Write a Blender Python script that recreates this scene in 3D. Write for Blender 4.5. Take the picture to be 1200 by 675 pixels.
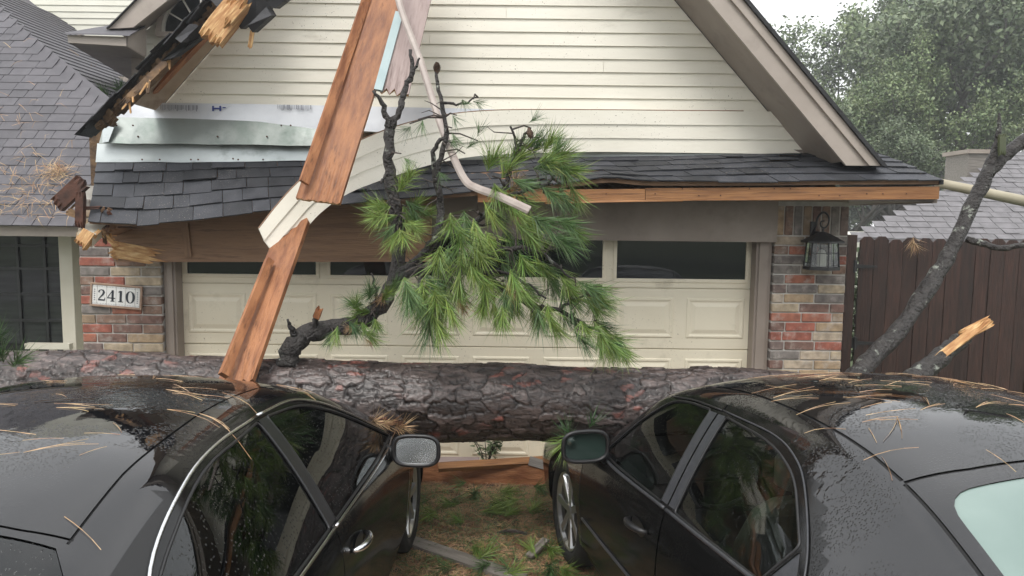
import bpy, bmesh, math, random
import numpy as np
from mathutils import Vector, Matrix
from mathutils.geometry import delaunay_2d_cdt
random.seed(7); np.random.seed(7)
for o in list(bpy.data.objects): bpy.data.objects.remove(o)
S = bpy.context.scene; COL = S.collection
rad = math.radians
# ------------------------------------------------------------------ camera
F = 866.0; CAMH = 2.1; PITCH = 5.6; ROLL = 0.65
cd = bpy.data.cameras.new('camera'); cam = bpy.data.objects.new('camera', cd); COL.objects.link(cam)
cd.sensor_width = 36; cd.lens = F/1200*36; cd.clip_end = 600; cd.clip_start = 0.05
CR = Matrix.Rotation(rad(90-PITCH), 3, 'X') @ Matrix.Rotation(rad(ROLL), 3, 'Z')
cam.matrix_world = Matrix.Translation((0, 0, CAMH)) @ CR.to_4x4()
S.camera = cam
# ------------------------------------------------------------------ light
SUN_EL, SUN_AZ = 58, 200
w = bpy.data.worlds.new('World'); S.world = w; w.use_nodes = True
nt = w.node_tree; nt.nodes.clear()
sky = nt.nodes.new('ShaderNodeTexSky'); sky.sky_type = 'NISHITA'; sky.sun_disc = False
sky.sun_elevation = rad(SUN_EL); sky.sun_rotation = rad(SUN_AZ); sky.dust_density = 4; sky.air_density = 1.5
tc = nt.nodes.new('ShaderNodeTexCoord'); nz = nt.nodes.new('ShaderNodeTexNoise'); nz.inputs['Scale'].default_value = 2.2
nz.inputs['Detail'].default_value = 5
rp = nt.nodes.new('ShaderNodeValToRGB'); rp.color_ramp.elements[0].position = .3; rp.color_ramp.elements[1].position = .7
rp.color_ramp.elements[0].color = (.74, .755, .77, 1); rp.color_ramp.elements[1].color = (1, 1, 1, 1)
ml = nt.nodes.new('ShaderNodeMixRGB'); ml.blend_type = 'MULTIPLY'; ml.inputs[0].default_value = 1
ml.inputs[2].default_value = (9.5, 9.5, 9.5, 1)
mx = nt.nodes.new('ShaderNodeMixRGB'); mx.inputs[0].default_value = .88
bg = nt.nodes.new('ShaderNodeBackground'); bg.inputs['Strength'].default_value = .1
wo = nt.nodes.new('ShaderNodeOutputWorld')
L = nt.links.new
L(tc.outputs['Generated'], nz.inputs['Vector']); L(nz.outputs['Fac'], rp.inputs[0]); L(rp.outputs[0], ml.inputs[1])
L(sky.outputs[0], mx.inputs[1]); L(ml.outputs[0], mx.inputs[2]); L(mx.outputs[0], bg.inputs['Color']); L(bg.outputs[0], wo.inputs['Surface'])
sd = bpy.data.lights.new('sun', 'SUN'); sd.energy = 1.1; sd.angle = rad(25); sd.color = (1, .97, .93)
sun = bpy.data.objects.new('sun', sd); COL.objects.link(sun)
e, a = rad(SUN_EL), rad(SUN_AZ)
sv = Vector((math.cos(e)*math.sin(a), math.cos(e)*math.cos(a), math.sin(e)))
sun.rotation_euler = sv.to_track_quat('Z', 'Y').to_euler(); sun.location = (0, -5, 20)
vs = S.view_settings; vs.view_transform = 'Standard'; vs.look = 'None'; vs.gamma = 1; vs.use_curve_mapping = False
vs.exposure = 1.03
# ------------------------------------------------------------------ helpers
def at(px, py, Y):
    d = CR @ Vector(((px-600)/F, -(py-337.5)/F, -1.0))
    return Vector((0, 0, CAMH)) + d*(Y/d.y)
def atz(px, py, z):
    d = CR @ Vector(((px-600)/F, -(py-337.5)/F, -1.0))
    return Vector((0, 0, CAMH)) + d*((z-CAMH)/d.z)
def worg(o):
    v = Vector((0, 0, 0))
    while o is not None: v += o.location; o = o.parent
    return v
def tag(o, label=None, cat=None, group=None, kind=None):
    if label: o['label'] = label
    if cat: o['category'] = cat
    if group: o['group'] = group
    if kind: o['kind'] = kind
    return o
def empty(name, loc, label=None, cat=None, group=None, rz=0):
    o = bpy.data.objects.new(name, None); COL.objects.link(o); o.location = loc; o.rotation_euler = (0, 0, rz)
    o.empty_display_size = .1
    return tag(o, label, cat, group)
def link(name, me, mat, parent=None):
    o = bpy.data.objects.new(name, me); COL.objects.link(o)
    if mat is not None and not me.materials: me.materials.append(mat)
    if parent: o.parent = parent
    return o
def ob(name, vf, mat, parent=None, local=False, smooth=False, bevel=0, **k):
    """one mesh object from (verts, faces) in world coordinates (or the parent's, when local)"""
    V, Fc = vf[0], vf[1]
    off = Vector((0, 0, 0)) if local or parent is None else worg(parent)
    V = [Vector(v)-off for v in V]
    loc = Vector((0, 0, 0))
    if parent is None and V:
        xs = [v.x for v in V]; ys = [v.y for v in V]; zs = [v.z for v in V]
        loc = Vector(((min(xs)+max(xs))/2, (min(ys)+max(ys))/2, min(zs)))
        V = [v-loc for v in V]
    me = bpy.data.meshes.new(name); me.from_pydata([tuple(v) for v in V], [], Fc); me.validate(); me.update()
    if smooth: me.polygons.foreach_set('use_smooth', [True]*len(me.polygons))
    o = link(name, me, mat, parent); o.location = loc
    if bevel:
        m = o.modifiers.new('bevel', 'BEVEL'); m.width = bevel; m.segments = 2; m.limit_method = 'ANGLE'
    return tag(o, **k)
class MB:
    def __init__(s): s.v = []; s.f = []
    def __getitem__(s, i): return (s.v, s.f)[i]
    def add(s, v, f):
        n = len(s.v); s.v += [Vector(x) for x in v]; s.f += [tuple(i+n for i in q) for q in f]; return s
    def box(s, x0, x1, y0, y1, z0, z1):
        return s.add([(x0,y0,z0),(x1,y0,z0),(x1,y1,z0),(x0,y1,z0),(x0,y0,z1),(x1,y0,z1),(x1,y1,z1),(x0,y1,z1)],
                     [(3,2,1,0),(4,5,6,7),(0,1,5,4),(1,2,6,5),(2,3,7,6),(3,0,4,7)])
    def hexa(s, p):   # 8 corners: 4 bottom then 4 top
        return s.add(p, [(3,2,1,0),(4,5,6,7),(0,1,5,4),(1,2,6,5),(2,3,7,6),(3,0,4,7)])
    def prism(s, poly, d):   # polygon of 3D points extruded by vector d
        n = len(poly); d = Vector(d); a = [Vector(p) for p in poly]
        return s.add(a+[p+d for p in a], [tuple(range(n)), tuple(range(2*n-1, n-1, -1))]+[((i+1)%n, i, n+i, n+(i+1)%n) for i in range(n)])
    def tube(s, pts, r, n=8, caps=True):
        pts = [Vector(p) for p in pts]; m = len(pts)
        r = r if hasattr(r, '__len__') else [r]*m
        prev = None; rings = []; base = len(s.v)
        for i, p in enumerate(pts):
            t = (pts[min(i+1, m-1)]-pts[max(i-1, 0)]); t = t.normalized() if t.length > 1e-9 else Vector((0, 0, 1))
            u = prev if prev is not None else (Vector((0, 0, 1)) if abs(t.z) < .9 else Vector((1, 0, 0)))
            u = (u - t*u.dot(t)).normalized(); prev = u; b = t.cross(u)
            for k in range(n):
                an = 2*math.pi*k/n; s.v.append(p+(u*math.cos(an)+b*math.sin(an))*r[i])
        for i in range(m-1):
            for k in range(n):
                a = base+i*n+k; b2 = base+i*n+(k+1)%n
                s.f.append((a, b2, b2+n, a+n))
        if caps: s.f.append(tuple(base+k for k in range(n-1, -1, -1))); s.f.append(tuple(base+(m-1)*n+k for k in range(n)))
        return s
    def lathe(s, prof, c, n=24, axis='Z'):
        base = len(s.v); c = Vector(c)
        for r, h in prof:
            for k in range(n):
                an = 2*math.pi*k/n; x, y = r*math.cos(an), r*math.sin(an)
                s.v.append(c+(Vector((x, y, h)) if axis == 'Z' else Vector((h, x, y)) if axis == 'X' else Vector((x, h, y))))
        for i in range(len(prof)-1):
            for k in range(n):
                a = base+i*n+k; b = base+i*n+(k+1)%n; s.f.append((a, b, b+n, a+n))
        return s
def spline(pts, n):   # Catmull-Rom through points
    P = [Vector(p) for p in pts]; P = [P[0]*2-P[1]]+P+[P[-1]*2-P[-2]]; out = []
    for i in range(1, len(P)-2):
        for k in range(n):
            t = k/n; a, b, c, d = P[i-1:i+3]
            out.append(.5*((2*b)+(c-a)*t+(2*a-5*b+4*c-d)*t*t+(3*b-a-3*c+d)*t**3))
    out.append(P[-2]); return out
def lerp(a, b, t): return a+(b-a)*t
def copyob(o, parent=None, name=None):
    c = o.copy(); COL.objects.link(c); c.parent = parent
    return c
# ------------------------------------------------------------------ materials
M = {}
def pm(name, c1, c2=None, scale=4, stretch=(1,1,1), rough=.6, rough2=None, bump=0, bscale=None, rnd=0, coat=0, metal=0, lo=.35, hi=.65,
       c3=None, s3=1.2, lo3=.5, hi3=.62, coords='pos', spec=.5, hue=0, detail=6, attr=None, coatrough=.03, bdist=.01):
    m = bpy.data.materials.new(name); m.use_nodes = True; t = m.node_tree; N = t.nodes.new; K = t.links.new
    b = t.nodes['Principled BSDF']; b.inputs['Roughness'].default_value = rough; b.inputs['Metallic'].default_value = metal
    b.inputs['Specular IOR Level'].default_value = spec
    if coat: b.inputs['Coat Weight'].default_value = coat; b.inputs['Coat Roughness'].default_value = coatrough
    c4 = lambda c: tuple(c)+(1,)
    if coords == 'pos': src = N('ShaderNodeNewGeometry').outputs['Position']
    else: src = N('ShaderNodeTexCoord').outputs['Object']
    mp = N('ShaderNodeMapping'); K(src, mp.inputs['Vector']); mp.inputs['Scale'].default_value = stretch
    n1 = N('ShaderNodeTexNoise'); n1.inputs['Scale'].default_value = scale; n1.inputs['Detail'].default_value = detail; K(mp.outputs[0], n1.inputs['Vector'])
    r = N('ShaderNodeValToRGB'); r.color_ramp.elements[0].position = lo; r.color_ramp.elements[1].position = hi
    r.color_ramp.elements[0].color = c4(c1); r.color_ramp.elements[1].color = c4(c2 or c1); K(n1.outputs['Fac'], r.inputs[0])
    out = r.outputs[0]
    if c3:
        n3 = N('ShaderNodeTexNoise'); n3.inputs['Scale'].default_value = s3; n3.inputs['Detail'].default_value = 7; n3.inputs['Roughness'].default_value = .65
        K(mp.outputs[0], n3.inputs['Vector'])
        r3 = N('ShaderNodeMapRange'); r3.inputs[1].default_value = lo3; r3.inputs[2].default_value = hi3; K(n3.outputs['Fac'], r3.inputs[0])
        x = N('ShaderNodeMixRGB'); K(r3.outputs[0], x.inputs[0]); K(out, x.inputs[1]); x.inputs[2].default_value = c4(c3); out = x.outputs[0]
    if rnd or hue or attr:
        h = N('ShaderNodeHueSaturation'); K(out, h.inputs['Color'])
        if attr: rv = N('ShaderNodeAttribute'); rv.attribute_name = attr; ro = rv.outputs['Fac']
        else: rv = N('ShaderNodeObjectInfo'); ro = rv.outputs['Random']
        q = N('ShaderNodeMapRange'); q.inputs[3].default_value = 1-rnd; q.inputs[4].default_value = 1+rnd; K(ro, q.inputs[0]); K(q.outputs[0], h.inputs['Value'])
        if hue:
            q2 = N('ShaderNodeMapRange'); q2.inputs[3].default_value = .5-hue; q2.inputs[4].default_value = .5+hue
            mm = N('ShaderNodeMath'); mm.operation = 'FRACT'; m2 = N('ShaderNodeMath'); m2.operation = 'MULTIPLY'; m2.inputs[1].default_value = 7.31
            K(ro, m2.inputs[0]); K(m2.outputs[0], mm.inputs[0]); K(mm.outputs[0], q2.inputs[0]); K(q2.outputs[0], h.inputs['Hue'])
        out = h.outputs[0]
    K(out, b.inputs['Base Color'])
    if rough2 is not None:
        q = N('ShaderNodeMapRange'); q.inputs[3].default_value = rough; q.inputs[4].default_value = rough2
        q.inputs[1].default_value = .3; q.inputs[2].default_value = .7
        K(n1.outputs['Fac'], q.inputs[0]); K(q.outputs[0], b.inputs['Roughness'])
    if bump:
        nb = N('ShaderNodeTexNoise'); nb.inputs['Scale'].default_value = bscale or scale*3; nb.inputs['Detail'].default_value = 6; K(mp.outputs[0], nb.inputs['Vector'])
        bu = N('ShaderNodeBump'); bu.inputs['Strength'].default_value = bump; bu.inputs['Distance'].default_value = bdist
        K(nb.outputs['Fac'], bu.inputs['Height']); K(bu.outputs[0], b.inputs['Normal'])
        if coat: K(bu.outputs[0], b.inputs['Coat Normal'])
    M[name] = m; return m
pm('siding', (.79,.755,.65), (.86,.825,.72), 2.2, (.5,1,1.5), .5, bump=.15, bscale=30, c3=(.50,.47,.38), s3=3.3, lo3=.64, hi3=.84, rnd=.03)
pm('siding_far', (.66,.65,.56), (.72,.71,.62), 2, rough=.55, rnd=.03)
pm('cream_door', (.76,.695,.54), (.82,.76,.605), 1.7, rough=.38, c3=(.52,.465,.35), s3=3.4, lo3=.58, hi3=.80, bump=.05, bscale=3)
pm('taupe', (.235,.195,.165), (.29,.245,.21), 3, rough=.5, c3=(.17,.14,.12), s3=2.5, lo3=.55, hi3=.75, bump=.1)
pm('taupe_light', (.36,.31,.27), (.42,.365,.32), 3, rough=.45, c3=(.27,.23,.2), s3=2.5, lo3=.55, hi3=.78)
pm('soffit_stain', (.30,.21,.135), (.46,.35,.25), 3, (1,.6,1), .6, c3=(.16,.075,.035), s3=2.6, lo3=.52, hi3=.68, bump=.3)
pm('cream_trim', (.55,.52,.43), (.62,.59,.5), 3, rough=.5)
pm('mortar', (.42,.40,.37), (.55,.53,.49), 14, rough=.9, bump=.4, bscale=90, bdist=.004)
pm('shingle', (.024,.026,.032), (.044,.046,.054), 9, (1,1,1), .58, .75, bump=.6, bscale=260, rnd=.35, c3=(.075,.078,.082), s3=70, lo3=.60, hi3=.76, bdist=.004)
pm('shingle_wing', (.085,.082,.092), (.12,.115,.126), 7, rough=.62, rough2=.8, bump=.6, bscale=220, rnd=.13, c3=(.2,.19,.2), s3=60, lo3=.62, hi3=.8, bdist=.004)
pm('shingle_pale', (.125,.12,.125), (.18,.172,.18), 5, rough=.65, rnd=.12, bump=.4, bscale=60)
pm('shingle_black', (.012,.012,.014), (.03,.03,.034), 12, rough=.55, bump=.6, bscale=200, rnd=.3)
pm('wood_red', (.20,.070,.025), (.40,.175,.075), 3.2, (1.6,7,7), .5, .62, bump=.5, bscale=14, coords='obj', c3=(.10,.036,.014), s3=5, lo3=.56, hi3=.74, rnd=.12)
pm('wood_orange', (.24,.105,.038), (.37,.175,.065), 4, (.7,14,14), .55, bump=.4, bscale=14, coords='obj', c3=(.11,.045,.018), s3=3, lo3=.54, hi3=.70, rnd=.15)
pm('wood_torn', (.40,.19,.07), (.64,.40,.18), 9, (1,6,6), .65, bump=.8, bscale=30, coords='obj', c3=(.76,.56,.30), s3=9, lo3=.55, hi3=.7)
pm('wood_brown', (.18,.10,.055), (.29,.17,.095), 3, (.8,9,9), .6, bump=.4, bscale=14, coords='obj', c3=(.09,.045,.025), s3=3, lo3=.54, hi3=.74)
pm('wood_grey', (.13,.115,.10), (.22,.20,.18), 4, (1,9,9), .6, bump=.4, bscale=14, coords='obj')
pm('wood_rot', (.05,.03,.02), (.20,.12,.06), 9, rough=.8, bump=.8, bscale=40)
pm('trim_mauve', (.27,.20,.185), (.34,.26,.24), 4, (1,8,8), .5, coords='obj', bump=.15, c3=(.17,.12,.11), s3=3, lo3=.55, hi3=.72)
pm('trim_blue', (.30,.40,.41), (.38,.47,.48), 5, rough=.5)
pm('trim_strip', (.30,.25,.225), (.39,.335,.30), 8, rough=.4, c3=(.3,.25,.22), s3=6, lo3=.52, hi3=.7)
pm('galv', (.38,.42,.42), (.56,.60,.60), 2.3, (1,1,1.5), .34, .5, metal=.7, bump=.15, bscale=5, c3=(.25,.28,.27), s3=4, lo3=.55, hi3=.75)
pm('galv_green', (.23,.26,.245), (.31,.34,.325), 2.6, rough=.42, metal=.45, bump=.15, bscale=4, c3=(.15,.19,.17), s3=3, lo3=.5, hi3=.7)
pm('foil', (.60,.62,.66), (.74,.76,.79), 3, rough=.38, metal=.35, bump=.25, bscale=9)
pm('print_blue', (.03,.05,.22)); pm('print_grey', (.22,.23,.27))
pm('rust', (.04,.016,.010), (.11,.042,.024), 12, rough=.7, bump=.5, bscale=50)
pm('fence_wood', (.018,.0075,.005), (.042,.018,.0125), 4, (9,9,.8), .5, .65, bump=.5, bscale=14, rnd=.28, c3=(.062,.030,.022), s3=3, lo3=.55, hi3=.75)
pm('black_metal', (.012,.012,.013), (.025,.025,.027), 30, rough=.42, bump=.1)
pm('lamp_glass', (.30,.32,.30), (.42,.44,.42), 14, rough=.18, spec=.6)
pm('lamp_tube', (.55,.54,.48), rough=.4)
pm('frame_white', (.55,.53,.47), (.6,.58,.52), 5, rough=.4)
pm('tile_white', (.70,.70,.68), (.76,.76,.74), 6, rough=.22); pm('tile_frame', (.26,.17,.12), (.36,.25,.18), 20, rough=.5)
pm('ink', (.03,.035,.045), rough=.3); pm('ink_faint', (.2,.21,.23), rough=.3)
pm('concrete', (.20,.175,.145), (.30,.27,.23), 2, rough=.6, rough2=.35, bump=.3, bscale=50, c3=(.14,.085,.05), s3=1.6, lo3=.46, hi3=.6)
pm('dirt', (.21,.135,.088), (.44,.335,.255), 16, rough=.85, bump=1, bscale=60, c3=(.30,.25,.19), s3=2.3, lo3=.5, hi3=.66)
pm('grass_ground', (.035,.055,.018), (.07,.09,.035), 3, rough=.9, bump=.8, bscale=30)
pm('asphalt', (.045,.045,.047), (.06,.06,.06), 20, rough=.55, bump=.3, bscale=100)
pm('needle', (.10,.18,.03), (.22,.31,.07), 2.5, rough=.45, rnd=.4, attr='tone', hue=.03)
pm('needle_dark', (.045,.10,.032), (.10,.175,.055), 2.5, rough=.45, rnd=.4, attr='tone', hue=.02)
pm('needle_dead', (.24,.13,.06), (.46,.32,.18), 14, rough=.6, rnd=.35, attr='tone', hue=.015)
pm('litter', (.22,.12,.06), (.46,.30,.17), 6, rough=.75, rnd=.45, attr='tone', hue=.02)
pm('twig', (.035,.026,.022), (.075,.06,.052), 30, rough=.7, bump=.8, bscale=120)
pm('limb_bark', (.014,.011,.010), (.042,.037,.034), 22, (1,1,1), .55, bump=1, bscale=50, c3=(.26,.28,.24), s3=13, lo3=.60, hi3=.68, bdist=.03)
pm('cone', (.06,.035,.022), (.12,.07,.045), 60, rough=.7, bump=.6)
pm('leaf', (.095,.135,.06), (.17,.215,.10), 1.2, rough=.5, rnd=.6, attr='tone', hue=.02)
pm('leaf_dark', (.08,.11,.06), (.135,.17,.09), 1.2, rough=.5, rnd=.5, attr='tone', hue=.02)
pm('oak_bark', (.06,.055,.05), (.11,.10,.092), 8, rough=.9, bump=.8)
pm('rubber', (.012,.012,.012), (.02,.02,.02), 20, rough=.75); pm('alloy', (.55,.56,.57), rough=.28, metal=.9)
pm('chrome', (.72,.73,.74), rough=.16, metal=1, bump=.12, bscale=160); pm('dark_trim', (.014,.014,.015), rough=.35, bump=.1, bscale=150)
pm('satin_pillar', (.035,.037,.042), (.05,.052,.058), 60, rough=.33, bump=.1, bscale=140)
pm('seat_dark', (.02,.02,.021), (.035,.035,.037), 8, rough=.6); pm('seat_tan', (.11,.108,.092), (.15,.147,.128), 8, rough=.6)
pm('cabin', (.010,.010,.011), rough=.8)
pm('pane', (.006,.008,.010), (.010,.012,.014), 3, rough=.025, spec=.65, bump=.012, bscale=2.2)
pm('pane_blind', (.022,.024,.026), (.04,.042,.044), 3, (1,1,12), rough=.05, spec=.6)
def brick_mat():
    m = pm('brick', (.3,.2,.15), (.38,.28,.22), 16, rough=.85, bump=.6, bscale=120, bdist=.006, c3=(.50,.46,.42), s3=9, lo3=.52, hi3=.82)
    t = m.node_tree; N = t.nodes.new; K = t.links.new
    oi = N('ShaderNodeObjectInfo'); r = N('ShaderNodeValToRGB'); r.color_ramp.interpolation = 'CONSTANT'
    cs = [(.17,.10,.08),(.34,.25,.16),(.17,.15,.14),(.29,.10,.07),(.38,.31,.22),(.21,.135,.10),(.20,.18,.165),(.29,.21,.14),(.40,.33,.25),(.33,.13,.085),(.18,.135,.12),(.31,.265,.205)]
    el = r.color_ramp.elements
    for i, c in enumerate(cs):
        x = el[i] if i < 2 else el.new(i/len(cs)); x.position = i/len(cs); x.color = c+(1,)
    K(oi.outputs['Random'], r.inputs[0])
    b = t.nodes['Principled BSDF']; src = b.inputs['Base Color'].links[0].from_socket
    mixn = [n for n in t.nodes if n.type == 'MIX_RGB'][0]
    ramp1 = mixn.inputs[1].links[0].from_node
    v = N('ShaderNodeMixRGB'); v.blend_type = 'MULTIPLY'; v.inputs[0].default_value = 1
    ramp1.color_ramp.elements[0].color = (.72,.72,.72,1); ramp1.color_ramp.elements[1].color = (1.25,1.25,1.25,1)
    K(r.outputs[0], v.inputs[1]); K(ramp1.outputs[0], v.inputs[2]); K(v.outputs[0], mixn.inputs[1])
def specks(name, col, sc=85, thr=.70):
    t = M[name].node_tree; N = t.nodes.new; K = t.links.new; b = t.nodes['Principled BSDF']; src = b.inputs['Base Color'].links[0].from_socket
    g = N('ShaderNodeNewGeometry'); n1 = N('ShaderNodeTexNoise'); n1.inputs['Scale'].default_value = sc; n1.inputs['Detail'].default_value = 2; n2 = N('ShaderNodeTexNoise'); n2.inputs['Scale'].default_value = 1.9; n2.inputs['Detail'].default_value = 4
    K(g.outputs['Position'], n1.inputs['Vector']); K(g.outputs['Position'], n2.inputs['Vector'])
    r1 = N('ShaderNodeMapRange'); r1.inputs[1].default_value = thr-.04; r1.inputs[2].default_value = thr; K(n1.outputs['Fac'], r1.inputs[0]); r2 = N('ShaderNodeMapRange'); r2.inputs[1].default_value = .48; r2.inputs[2].default_value = .62; K(n2.outputs['Fac'], r2.inputs[0])
    m = N('ShaderNodeMath'); m.operation = 'MULTIPLY'; K(r1.outputs[0], m.inputs[0]); K(r2.outputs[0], m.inputs[1]); x = N('ShaderNodeMixRGB'); K(m.outputs[0], x.inputs[0]); K(src, x.inputs[1]); x.inputs[2].default_value = col+(1,); K(x.outputs[0], b.inputs['Base Color'])
specks('siding', (.20,.16,.11), 85, .72); specks('cream_door', (.25,.19,.12), 70, .72); specks('shingle', (.30,.27,.22), 120, .70)
brick_mat()
def bark_mat():
    m = bpy.data.materials.new('pine_bark'); m.use_nodes = True; t = m.node_tree; N = t.nodes.new; K = t.links.new; b = t.nodes['Principled BSDF']
    at_ = N('ShaderNodeAttribute'); at_.attribute_name = 'bark'; g = N('ShaderNodeNewGeometry')
    n = N('ShaderNodeTexNoise'); n.inputs['Scale'].default_value = 38; n.inputs['Detail'].default_value = 7; mp = N('ShaderNodeMapping'); mp.inputs['Scale'].default_value = (.4,1,1); K(g.outputs['Position'], mp.inputs['Vector']); K(mp.outputs[0], n.inputs['Vector'])
    q = N('ShaderNodeMapRange'); q.inputs[1].default_value = .3; q.inputs[2].default_value = .7; q.inputs[3].default_value = .35; q.inputs[4].default_value = 1.75; K(n.outputs['Fac'], q.inputs[0])
    x = N('ShaderNodeMixRGB'); x.blend_type = 'MULTIPLY'; x.inputs[0].default_value = 1; K(at_.outputs['Color'], x.inputs[1]); K(q.outputs[0], x.inputs[2])
    K(x.outputs[0], b.inputs['Base Color']); b.inputs['Roughness'].default_value = .30
    bu = N('ShaderNodeBump'); bu.inputs['Strength'].default_value = .7; bu.inputs['Distance'].default_value = .008
    n2 = N('ShaderNodeTexNoise'); n2.inputs['Scale'].default_value = 70; n2.inputs['Detail'].default_value = 8; K(mp.outputs[0], n2.inputs['Vector'])
    K(n2.outputs['Fac'], bu.inputs['Height']); K(bu.outputs[0], b.inputs['Normal']); M['pine_bark'] = m
bark_mat()
def wet(name, base, rough, metal=0, coat=1, cr=.012, drops=.25, dscale=90, big=.0, ripple=.0):
    """wet black paint: beads of water and a thin film as relief on a glossy coat"""
    m = bpy.data.materials.new(name); m.use_nodes = True; t = m.node_tree; N = t.nodes.new; K = t.links.new; b = t.nodes['Principled BSDF']
    b.inputs['Base Color'].default_value = base+(1,); b.inputs['Roughness'].default_value = rough; b.inputs['Metallic'].default_value = metal
    b.inputs['Coat Weight'].default_value = coat; b.inputs['Coat Roughness'].default_value = cr; b.inputs['Coat IOR'].default_value = 1.72; b.inputs['Specular IOR Level'].default_value = .0
    g = N('ShaderNodeTexCoord')
    v = N('ShaderNodeTexVoronoi'); v.inputs['Scale'].default_value = dscale; K(g.outputs['Object'], v.inputs['Vector'])
    r = N('ShaderNodeMapRange'); r.inputs[1].default_value = .18; r.inputs[2].default_value = .42; r.inputs[3].default_value = 1; r.inputs[4].default_value = 0; K(v.outputs['Distance'], r.inputs[0])
    nn = N('ShaderNodeTexNoise'); nn.inputs['Scale'].default_value = 3.5; nn.inputs['Detail'].default_value = 5; K(g.outputs['Object'], nn.inputs['Vector'])
    rm = N('ShaderNodeMapRange'); rm.inputs[1].default_value = .45; rm.inputs[2].default_value = .6; K(nn.outputs['Fac'], rm.inputs[0])
    mu = N('ShaderNodeMath'); mu.operation = 'MULTIPLY'; K(r.outputs[0], mu.inputs[0]); K(rm.outputs[0], mu.inputs[1])
    bu = N('ShaderNodeBump'); bu.inputs['Strength'].default_value = drops; bu.inputs['Distance'].default_value = .004; K(mu.outputs[0], bu.inputs['Height'])
    n2 = N('ShaderNodeTexNoise'); n2.inputs['Scale'].default_value = 9; n2.inputs['Detail'].default_value = 5; K(g.outputs['Object'], n2.inputs['Vector'])
    b2 = N('ShaderNodeBump'); b2.inputs['Strength'].default_value = big; b2.inputs['Distance'].default_value = .02; K(n2.outputs['Fac'], b2.inputs['Height'])
    n3 = N('ShaderNodeTexNoise'); n3.inputs['Scale'].default_value = 34; n3.inputs['Detail'].default_value = 3; K(g.outputs['Object'], n3.inputs['Vector'])
    n4 = N('ShaderNodeTexNoise'); n4.inputs['Scale'].default_value = 2.3; n4.inputs['Detail'].default_value = 6; n4.inputs['Roughness'].default_value = .65; K(g.outputs['Object'], n4.inputs['Vector'])
    r4 = N('ShaderNodeMapRange'); r4.inputs[1].default_value = .55; r4.inputs[2].default_value = .64; K(n4.outputs['Fac'], r4.inputs[0])
    m4 = N('ShaderNodeMath'); m4.operation = 'MULTIPLY'; K(n3.outputs['Fac'], m4.inputs[0]); K(r4.outputs[0], m4.inputs[1])
    b4 = N('ShaderNodeBump'); b4.inputs['Strength'].default_value = ripple; b4.inputs['Distance'].default_value = .012; K(m4.outputs[0], b4.inputs['Height']); K(b2.outputs[0], b4.inputs['Normal'])
    K(b4.outputs[0], bu.inputs['Normal'])
    K(bu.outputs[0], b.inputs['Normal']); K(bu.outputs[0], b.inputs['Coat Normal']); M[name] = m
wet('car_paint', (.005,.005,.006), .18, drops=.22, dscale=120, big=.025, ripple=.2)
wet('car_paint_door', (.006,.006,.006), .25, coat=.55, cr=.10, drops=.15, dscale=130, big=.02)
def tint(name, col, dscale, drops):
    m = bpy.data.materials.new(name); m.use_nodes = True; t = m.node_tree; N = t.nodes.new; K = t.links.new
    t.nodes.remove(t.nodes['Principled BSDF']); o = t.nodes['Material Output']
    tr = N('ShaderNodeBsdfTransparent'); tr.inputs['Color'].default_value = col+(1,); gl = N('ShaderNodeBsdfGlossy'); gl.inputs['Roughness'].default_value = .015
    gl.inputs['Color'].default_value = (.95,.97,.97,1)
    g = N('ShaderNodeTexCoord'); mp = N('ShaderNodeMapping'); mp.inputs['Scale'].default_value = (1,1,.55); K(g.outputs['Object'], mp.inputs['Vector'])
    v = N('ShaderNodeTexVoronoi'); v.inputs['Scale'].default_value = dscale; K(mp.outputs[0], v.inputs['Vector'])
    r = N('ShaderNodeMapRange'); r.inputs[1].default_value = .12; r.inputs[2].default_value = .33; r.inputs[3].default_value = 1; r.inputs[4].default_value = 0; K(v.outputs['Distance'], r.inputs[0])
    sx = N('ShaderNodeSeparateColor'); K(v.outputs['Color'], sx.inputs[0]); gt = N('ShaderNodeMath'); gt.operation = 'GREATER_THAN'; gt.inputs[1].default_value = .72; K(sx.outputs[0], gt.inputs[0]); md = N('ShaderNodeMath'); md.operation = 'MULTIPLY'; K(gt.outputs[0], md.inputs[0]); K(r.outputs[0], md.inputs[1])
    bu = N('ShaderNodeBump'); bu.inputs['Strength'].default_value = drops; bu.inputs['Distance'].default_value = .004; K(md.outputs[0], bu.inputs['Height'])
    fr = N('ShaderNodeFresnel'); fr.inputs['IOR'].default_value = 1.6; K(bu.outputs[0], fr.inputs['Normal']); K(bu.outputs[0], gl.inputs['Normal'])
    mxs = N('ShaderNodeMixShader'); K(fr.outputs[0], mxs.inputs[0]); K(tr.outputs[0], mxs.inputs[1]); K(gl.outputs[0], mxs.inputs[2]); K(mxs.outputs[0], o.inputs['Surface']); M[name] = m
tint('glass_dark', (.12,.13,.14), 130, .4); tint('glass_green', (.60,.68,.60), 130, .2); tint('glass_clear', (.72,.74,.72), 120, .2); tint('glass_rear', (.35,.55,.48), 100, .2)
pm('glass_screen', (.17,.235,.215), (.23,.30,.275), 2, rough=.06, spec=.6)
pm('mirror', (.80,.83,.85), rough=.14, metal=1, bump=.12, bscale=170, bdist=.002); pm('mirror_dark', (.02,.035,.03), rough=.05, spec=.7)
pm('lamp_red', (.25,.01,.01), rough=.15)

# ------------------------------------------------------------------ ground
gr = ob('ground', ([(-150,-120,-.03),(150,-120,-.03),(150,160,-.03),(-150,160,-.03)], [(0,1,2,3)]), M['grass_ground'], kind='structure')
ob('driveway', MB().box(-3.6, 3.4, -3.5, 6.2, -.028, 0), M['dirt'], kind='structure')
ob('road', MB().box(-80, 80, -12, -3.5, -.028, -.012), M['asphalt'], kind='structure')

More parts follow.
